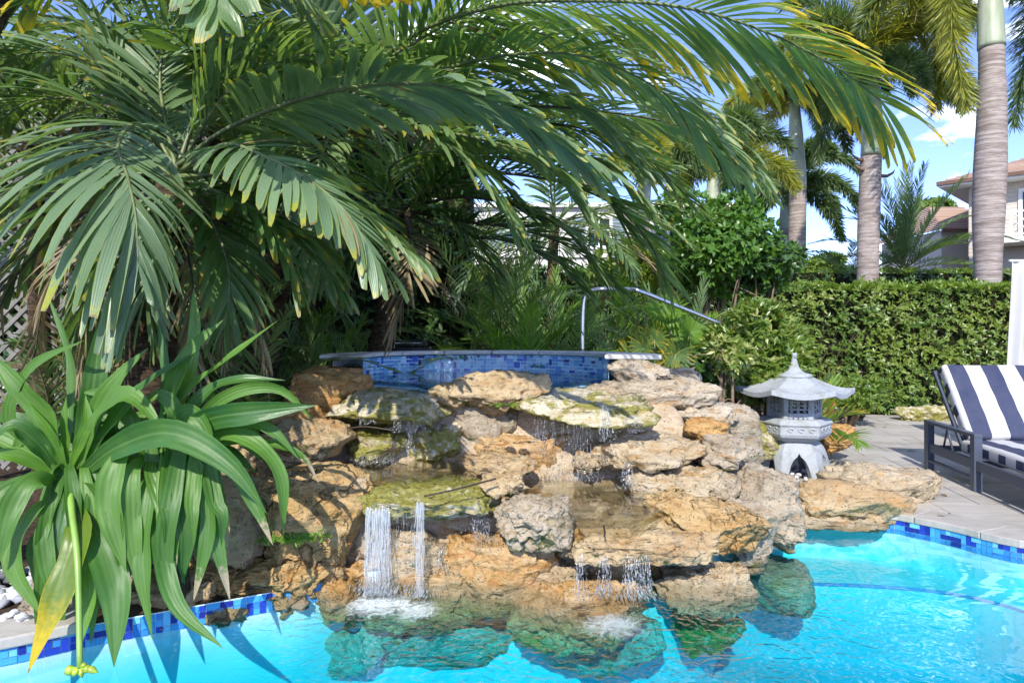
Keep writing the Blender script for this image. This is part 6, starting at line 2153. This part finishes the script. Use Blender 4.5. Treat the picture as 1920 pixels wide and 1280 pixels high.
def strap(par, pts, w, mat, seed, face=0.0, wave=0.25, cup=0.16, label=None):
    """one long leaf along photo-measured points (px, py, depth); w = width in photo pixels at its middle"""
    c = px_curve(pts) - np.array(par.location)
    ns = 22
    Q, T, Sd, N, Lc = frame_curve(c, ns)
    # let the blade face the open side, turned by 'face'
    view = unit(np.array((0.15, -1.0, 0.45)) - 0)
    W_ = np.cross(T, np.repeat(view[None], ns, 0))
    W_ = unit(W_)
    for i in range(1, ns):
        if W_[i] @ W_[i - 1] < 0: W_[i] = -W_[i]
    N = np.cross(W_, T)
    tw = face + 0.25 * np.sin(np.linspace(0, 3.0, ns) + seed)
    W_ = np.cos(tw)[:, None] * W_ + np.sin(tw)[:, None] * N
    N = np.cross(W_, T)
    N[(N @ view) < 0] *= -1
    s = np.linspace(0, 1, ns)
    d_ = np.mean([q[2] for q in pts])
    wid = 0.72 * w / F * d_ * (0.42 + 0.58 * smooth(0, 0.45, s)) * np.sqrt(np.clip(1 - smooth(0.55, 1.0, s), 0.0004, 1))
    r_ = np.random.default_rng(seed)
    cols = np.array((-1, -0.55, 0, 0.55, 1))
    ph = r_.uniform(0, 6)
    V = np.zeros((ns, 5, 3)); UV = np.zeros((ns, 5, 2))
    for j, k_ in enumerate(cols):
        lift = cup * abs(k_) ** 1.3 + (wave * 0.5 * abs(k_) * np.sin(s * 17 + ph + 1.3 * np.sign(k_)) * np.sin(np.pi * s))
        V[:, j] = Q + W_ * (k_ * wid / 2)[:, None] + N * (lift * wid)[:, None]
        UV[:, j, 0] = (k_ + 1) / 2
        UV[:, j, 1] = s
    Fq = np.array([(i * 5 + j, i * 5 + j + 1, (i + 1) * 5 + j + 1, (i + 1) * 5 + j) for i in range(ns - 1) for j in range(4)])
    me = mesh_np('leaf', V.reshape(-1, 3), Fq, UV.reshape(-1, 2), np.full(ns * 5, r_.random()), True, [mat])
    o = link('leaf', me, par, label=label)
    return o


S1 = [  # (plant, points, width px, material)
    (1, [(140, 880, 3.98), (165, 780, 3.98), (180, 690, 4.0), (190, 592, 4.05)], 56, STRAP),
    (1, [(140, 880, 3.98), (175, 790, 3.92), (222, 710, 3.9), (278, 652, 3.92)], 50, STRAP),
    (1, [(145, 885, 3.98), (205, 800, 3.88), (270, 725, 3.85), (375, 655, 3.88)], 50, STRAP),
    (1, [(120, 880, 3.98), (20, 790, 3.9), (60, 690, 3.85), (158, 638, 3.8)], 34, STRAP),
    (1, [(115, 885, 3.98), (90, 790, 3.9), (40, 730, 3.85), (-20, 660, 3.85)], 58, STRAP),
    (1, [(110, 885, 3.98), (70, 830, 3.85), (20, 800, 3.75), (-30, 850, 3.7)], 46, STRAP),
    (1, [(112, 900, 3.96), (60, 865, 3.85), (0, 852, 3.75), (-60, 880, 3.7)], 34, STRAPL),
    (1, [(115, 905, 3.96), (60, 900, 3.75), (20, 960, 3.65), (-5, 1060, 3.6)], 54, STRAP),
    (1, [(112, 925, 3.95), (65, 960, 3.75), (25, 1050, 3.68), (78, 1155, 3.66)], 46, STRAP),
    (1, [(118, 930, 3.95), (85, 985, 3.75), (88, 1060, 3.7), (105, 1140, 3.68)], 44, STRAP),
    (1, [(135, 930, 3.95), (150, 1000, 3.68), (110, 1120, 3.55), (52, 1262, 3.46)], 74, STRAPY),
    (1, [(145, 920, 3.95), (185, 1010, 3.72), (218, 1120, 3.62), (214, 1250, 3.52)], 80, STRAP),
    (1, [(135, 880, 3.97), (126, 830, 3.95), (122, 790, 3.95), (124, 745, 3.97)], 26, STRAPL),
    (1, [(132, 880, 3.97), (150, 830, 3.9), (165, 790, 3.88), (160, 740, 3.9)], 28, STRAPL),
    (1, [(125, 885, 3.97), (100, 830, 3.9), (75, 790, 3.86), (55, 755, 3.85)], 34, STRAPL),
    (1, [(150, 890, 3.97), (220, 838, 3.75), (320, 812, 3.62), (430, 870, 3.58), (500, 962, 3.58)], 72, STRAP),
    (1, [(150, 880, 3.97), (180, 790, 3.85), (240, 742, 3.75), (310, 808, 3.7)], 58, STRAP),
    (1, [(150, 895, 3.97), (190, 920, 3.8), (220, 980, 3.72), (225, 1075, 3.68)], 50, STRAP),
    (1, [(105, 900, 3.96), (40, 905, 3.85), (-20, 950, 3.75), (-60, 1020, 3.7)], 48, STRAP),
    (1, [(130, 935, 3.95), (160, 1010, 3.75), (172, 1100, 3.68), (150, 1215, 3.6)], 46, STRAPL),
    (2, [(300, 850, 4.0), (380, 790, 3.85), (480, 772, 3.8), (592, 760, 3.82)], 62, STRAPB),
    (2, [(300, 840, 4.0), (380, 740, 3.95), (450, 712, 3.92), (536, 713, 3.95)], 32, STRAPB),
    (2, [(300, 840, 4.0), (345, 740, 3.95), (420, 680, 3.95), (522, 600, 4.0)], 36, STRAP),
    (2, [(310, 840, 4.0), (345, 730, 3.98), (365, 640, 4.0), (363, 540, 4.05)], 40, STRAPL),
    (2, [(300, 840, 4.0), (320, 740, 3.92), (355, 660, 3.9), (418, 600, 3.95)], 44, STRAP),
    (2, [(320, 840, 4.0), (420, 745, 3.92), (520, 728, 3.9), (590, 790, 3.92)], 32, STRAP),
    (2, [(330, 845, 4.0), (410, 795, 3.92), (500, 800, 3.88), (562, 862, 3.88)], 32, STRAP),
    (2, [(330, 850, 4.0), (440, 815, 3.88), (520, 880, 3.82), (532, 1005, 3.82)], 44, STRAP),
    (2, [(290, 850, 4.0), (232, 850, 3.8), (205, 940, 3.7), (236, 1072, 3.66)], 60, STRAP),
    (2, [(290, 855, 4.0), (250, 880, 3.8), (246, 980, 3.72), (262, 1110, 3.68)], 48, STRAP),
    (2, [(295, 860, 4.0), (278, 920, 3.8), (268, 1050, 3.7), (286, 1198, 3.62)], 48, STRAP),
    (2, [(300, 855, 4.0), (282, 880, 3.85), (318, 980, 3.75), (326, 1098, 3.72)], 46, STRAPB),
    (2, [(305, 850, 4.0), (330, 880, 3.85), (350, 970, 3.78), (352, 1030, 3.76)], 42, STRAP),
    (2, [(310, 850, 4.0), (365, 870, 3.85), (392, 980, 3.76), (362, 1130, 3.72)], 42, STRAPB),
    (2, [(320, 850, 4.0), (390, 910, 3.85), (405, 1010, 3.78), (432, 1128, 3.74)], 40, STRAPB),
    (2, [(330, 850, 4.0), (430, 870, 3.9), (480, 950, 3.85), (512, 1022, 3.84)], 40, STRAPB),
    (2, [(300, 860, 4.0), (300, 1000, 3.75), (330, 1130, 3.62), (418, 1214, 3.55)], 48, STRAP),
    (2, [(300, 845, 4.0), (310, 760, 3.95), (312, 690, 3.95), (296, 600, 4.0)], 30, STRAP),
    (2, [(310, 840, 4.0), (345, 775, 3.88), (385, 800, 3.82), (395, 870, 3.82)], 46, STRAP),
    (2, [(290, 850, 4.0), (240, 780, 3.95), (205, 740, 3.95), (150, 735, 3.95)], 40, STRAP),
    (2, [(310, 845, 4.0), (330, 780, 3.9), (300, 740, 3.88), (258, 770, 3.86)], 40, STRAP),
    (1, [(120, 880, 3.99), (135, 760, 4.1), (130, 660, 4.15), (88, 548, 4.2)], 26, STRAP),
    (2, [(320, 845, 4.0), (470, 830, 3.95), (560, 850, 3.95), (600, 910, 3.95)], 26, STRAPB),
]
for q, (w_, pts, wd, mt) in enumerate(S1):
    strap(lily1 if w_ == 1 else lily2, pts, wd, mt, 700 + q, face=(-0.3, 0.2, 0.5, -0.1, 0.1)[q % 5],
          label={STRAPY.name: 'long yellow leaf trailing into the pool', STRAPB.name: 'green leaf with a bleached dry tip'}.get(mt.name))
rs = np.random.default_rng(77)
for q in range(26):
    w_ = 1 if q % 2 else 2
    bx, by = ((130, 895) if w_ == 1 else (305, 850))
    an = rs.uniform(-0.3, math.pi + 0.3)
    le = rs.uniform(150, 260)
    dd = 4.1 + rs.uniform(0, 0.25)
    strap(lily1 if w_ == 1 else lily2, [(bx, by, 4.05), (bx + math.cos(an) * le * 0.4, by - math.sin(an) * le * 0.45, dd), (bx + math.cos(an) * le * 0.8, by - math.sin(an) * le * 0.7, dd), (bx + math.cos(an) * le * 1.15, by - math.sin(an) * le * 0.6 + 40, dd)], rs.uniform(34, 52), STRAP, 800 + q, face=rs.uniform(-0.5, 0.5))
for q in range(22):
    w_ = 1 if q % 5 < 2 else 2
    bx, by = ((rs.uniform(95, 165), 900) if w_ == 1 else (rs.uniform(255, 380), 850))
    tx = bx + (rs.uniform(-95, 60) if w_ == 1 else rs.uniform(-70, 90))
    ty = rs.uniform(1060, 1215) if w_ == 1 else rs.uniform(1010, 1160)
    d1 = rs.uniform(3.72, 3.9)
    strap(lily1 if w_ == 1 else lily2, [(bx, by, 4.02), (bx * 0.6 + tx * 0.4 + rs.uniform(-15, 15), by - rs.uniform(0, 35), 3.92), (bx * 0.25 + tx * 0.75, by + 90, d1), (tx, (by + ty) / 2 + 30, d1 - 0.03), (tx + rs.uniform(-15, 15), ty, d1 - 0.02)],
          rs.uniform(38, 54), (STRAP, STRAP, STRAPB, STRAP)[q % 4], 840 + q, face=rs.uniform(-0.6, 0.6), label='green leaf with a bleached dry tip' if q % 4 == 2 else None)
for par, px, py in ((lily1, 130, 905), (lily2, 303, 858)):
    top = P(px, py, 4.0) - np.array(par.location)
    mb = MB()
    mb.tube(spline(np.array([(top[0] + 0.04, 0.1, -0.05), (top[0] + 0.03, 0.05, top[2] * 0.5), top]), 6), np.linspace(0.085, 0.06, 13), 12)
    mb.build('stem', M['ftrunk'], par)
mb = MB()
st = spline(px_curve([(130, 900, 3.95), (135, 960, 3.72), (146, 1060, 3.56), (150, 1252, 3.38)]), 8) - np.array(lily1.location)
mb.tube(st, np.linspace(0.019, 0.014, len(st)), 10)
sk = mb.build('flower_stalk', plain('pale_green_stalk', (0.20, 0.34, 0.06), 0.4, 0, 0.15, 5), lily1)
mb = MB()
for (dx, dy, r_) in ((-30, 8, 0.026), (-14, 14, 0.018), (22, 4, 0.022), (34, 6, 0.018), (4, 16, 0.014), (12, -8, 0.014)):
    e = P(150 + dx, 1254 + dy, 3.37) - np.array(lily1.location)
    s0 = st[-1]
    mb.tube(spline(np.array([s0, s0 * 0.55 + e * 0.45 + (0, 0, 0.008), e]), 4), (0.005, 0.006, 0.007, 0.009, r_ * 0.7, r_, r_ * 0.9, r_ * 0.55, 0.002), 8)
mb.build('seed_head', plain('green_seed_pod', (0.30, 0.40, 0.04), 0.35, 0, 0.25, 20), sk)

# fern tuft on the central rocks, green moss tuft by the golden boulder
fern = thing('fern', 'tiny bright fern growing under the flat topped tan slab', 'fern', tuple(P(945, 762, 4.95)))
for q, (az, L_) in enumerate(((200, .11), (250, .13), (300, .12), (340, .10), (160, .09))):
    c = arc_ctrl((0, 0, 0), az, 25, L_, 1.0)
    V, UV, rn = frond_geo(c, 10, 0.035, ang=(75, 40), droop=0.1, width=0.014, seed=q, prof=p_leaf, jag=0, nseg=2)
    link('frond', strips_mesh('frond', V, UV, rn, [LIME]), fern)
c0 = P(545, 1012, 4.30)
tuft = thing('moss_tuft', 'bright green weed tuft on the ledge below the golden boulder', 'weed', tuple(c0))
rs = np.random.default_rng(9)
cc = np.stack([rs.normal(0, 0.09, 150), rs.normal(0, 0.05, 150), np.abs(rs.normal(0, 0.012, 150))], 1)
V, UV, rn = leaf_cloud(cc, np.repeat([[0, -0.3, 1.0]], 150, 0), 5, 0.03, 0.012, 3, [LIME])
link('foliage', strips_mesh('foliage', V, UV, rn, [LIME]), tuft, kind='stuff')
# dark twigs lying on the ledges
twm = plain('wet_twig', (0.035, 0.022, 0.015), 0.5)
for q, (lab, pts) in enumerate((('dark wet twig lying across the yellow green ledge', [(795, 930, 4.28), (850, 918, 4.33), (900, 905, 4.40), (930, 897, 4.45)]),
                                ('short dark twig on the wide front ledge', [(1132, 985, 4.33), (1134, 998, 4.27), (1133, 1003, 4.25)]),
                                ('thin dark twig on the small yellow mossy step', [(655, 802, 5.0), (690, 800, 4.98), (745, 808, 4.95)]))):
    c = px_curve(pts)
    mb = MB()
    mb.tube(spline(c - c[0], 5), 0.006, 6)
    tw = mb.build('twig', twm, None, label=lab, cat='twig')
    tw.location = c[0]

# a few dry leaves on the deck
lf = leaf_mat('fallen_leaf', (0.16, 0.09, 0.035), (0.28, 0.19, 0.07), None, rough=0.7, trans=0.1, veins=2)
V, UV = leaf_strips(np.zeros((1, 3)), np.array([[1.0, 0, 0.15]]), np.array([[0, 1.0, 0.1]]), 0.09, 0.032, 0.5, 5, p_leaf, 0.2)
lme = strips_mesh('fallen_leaf', V, UV, np.array([0.5]), [lf])
for x, y, lb in ((1772, 968, 'small dry leaf lying on the paving close to the pool coping'), (1700, 846, 'small dry leaf lying on the paving left of the chaise'), (1855, 893, 'small dry leaf lying in the shade under the chaise'),
                 (1655, 800, 'small dry leaf lying on the paving near the speaker and hedge'), (1775, 930, 'small dry leaf lying right of the flat pale boulder')):
    q = PZ(x, y, 0.006)
    o = link('fallen_leaf', lme, None, None, lb, 'leaf', 'fallen leaves on the deck')
    o.location = q
    o.rotation_euler = (0, 0, x * 1.7)
    o.scale = (0.6 + (x % 7) / 9,) * 3
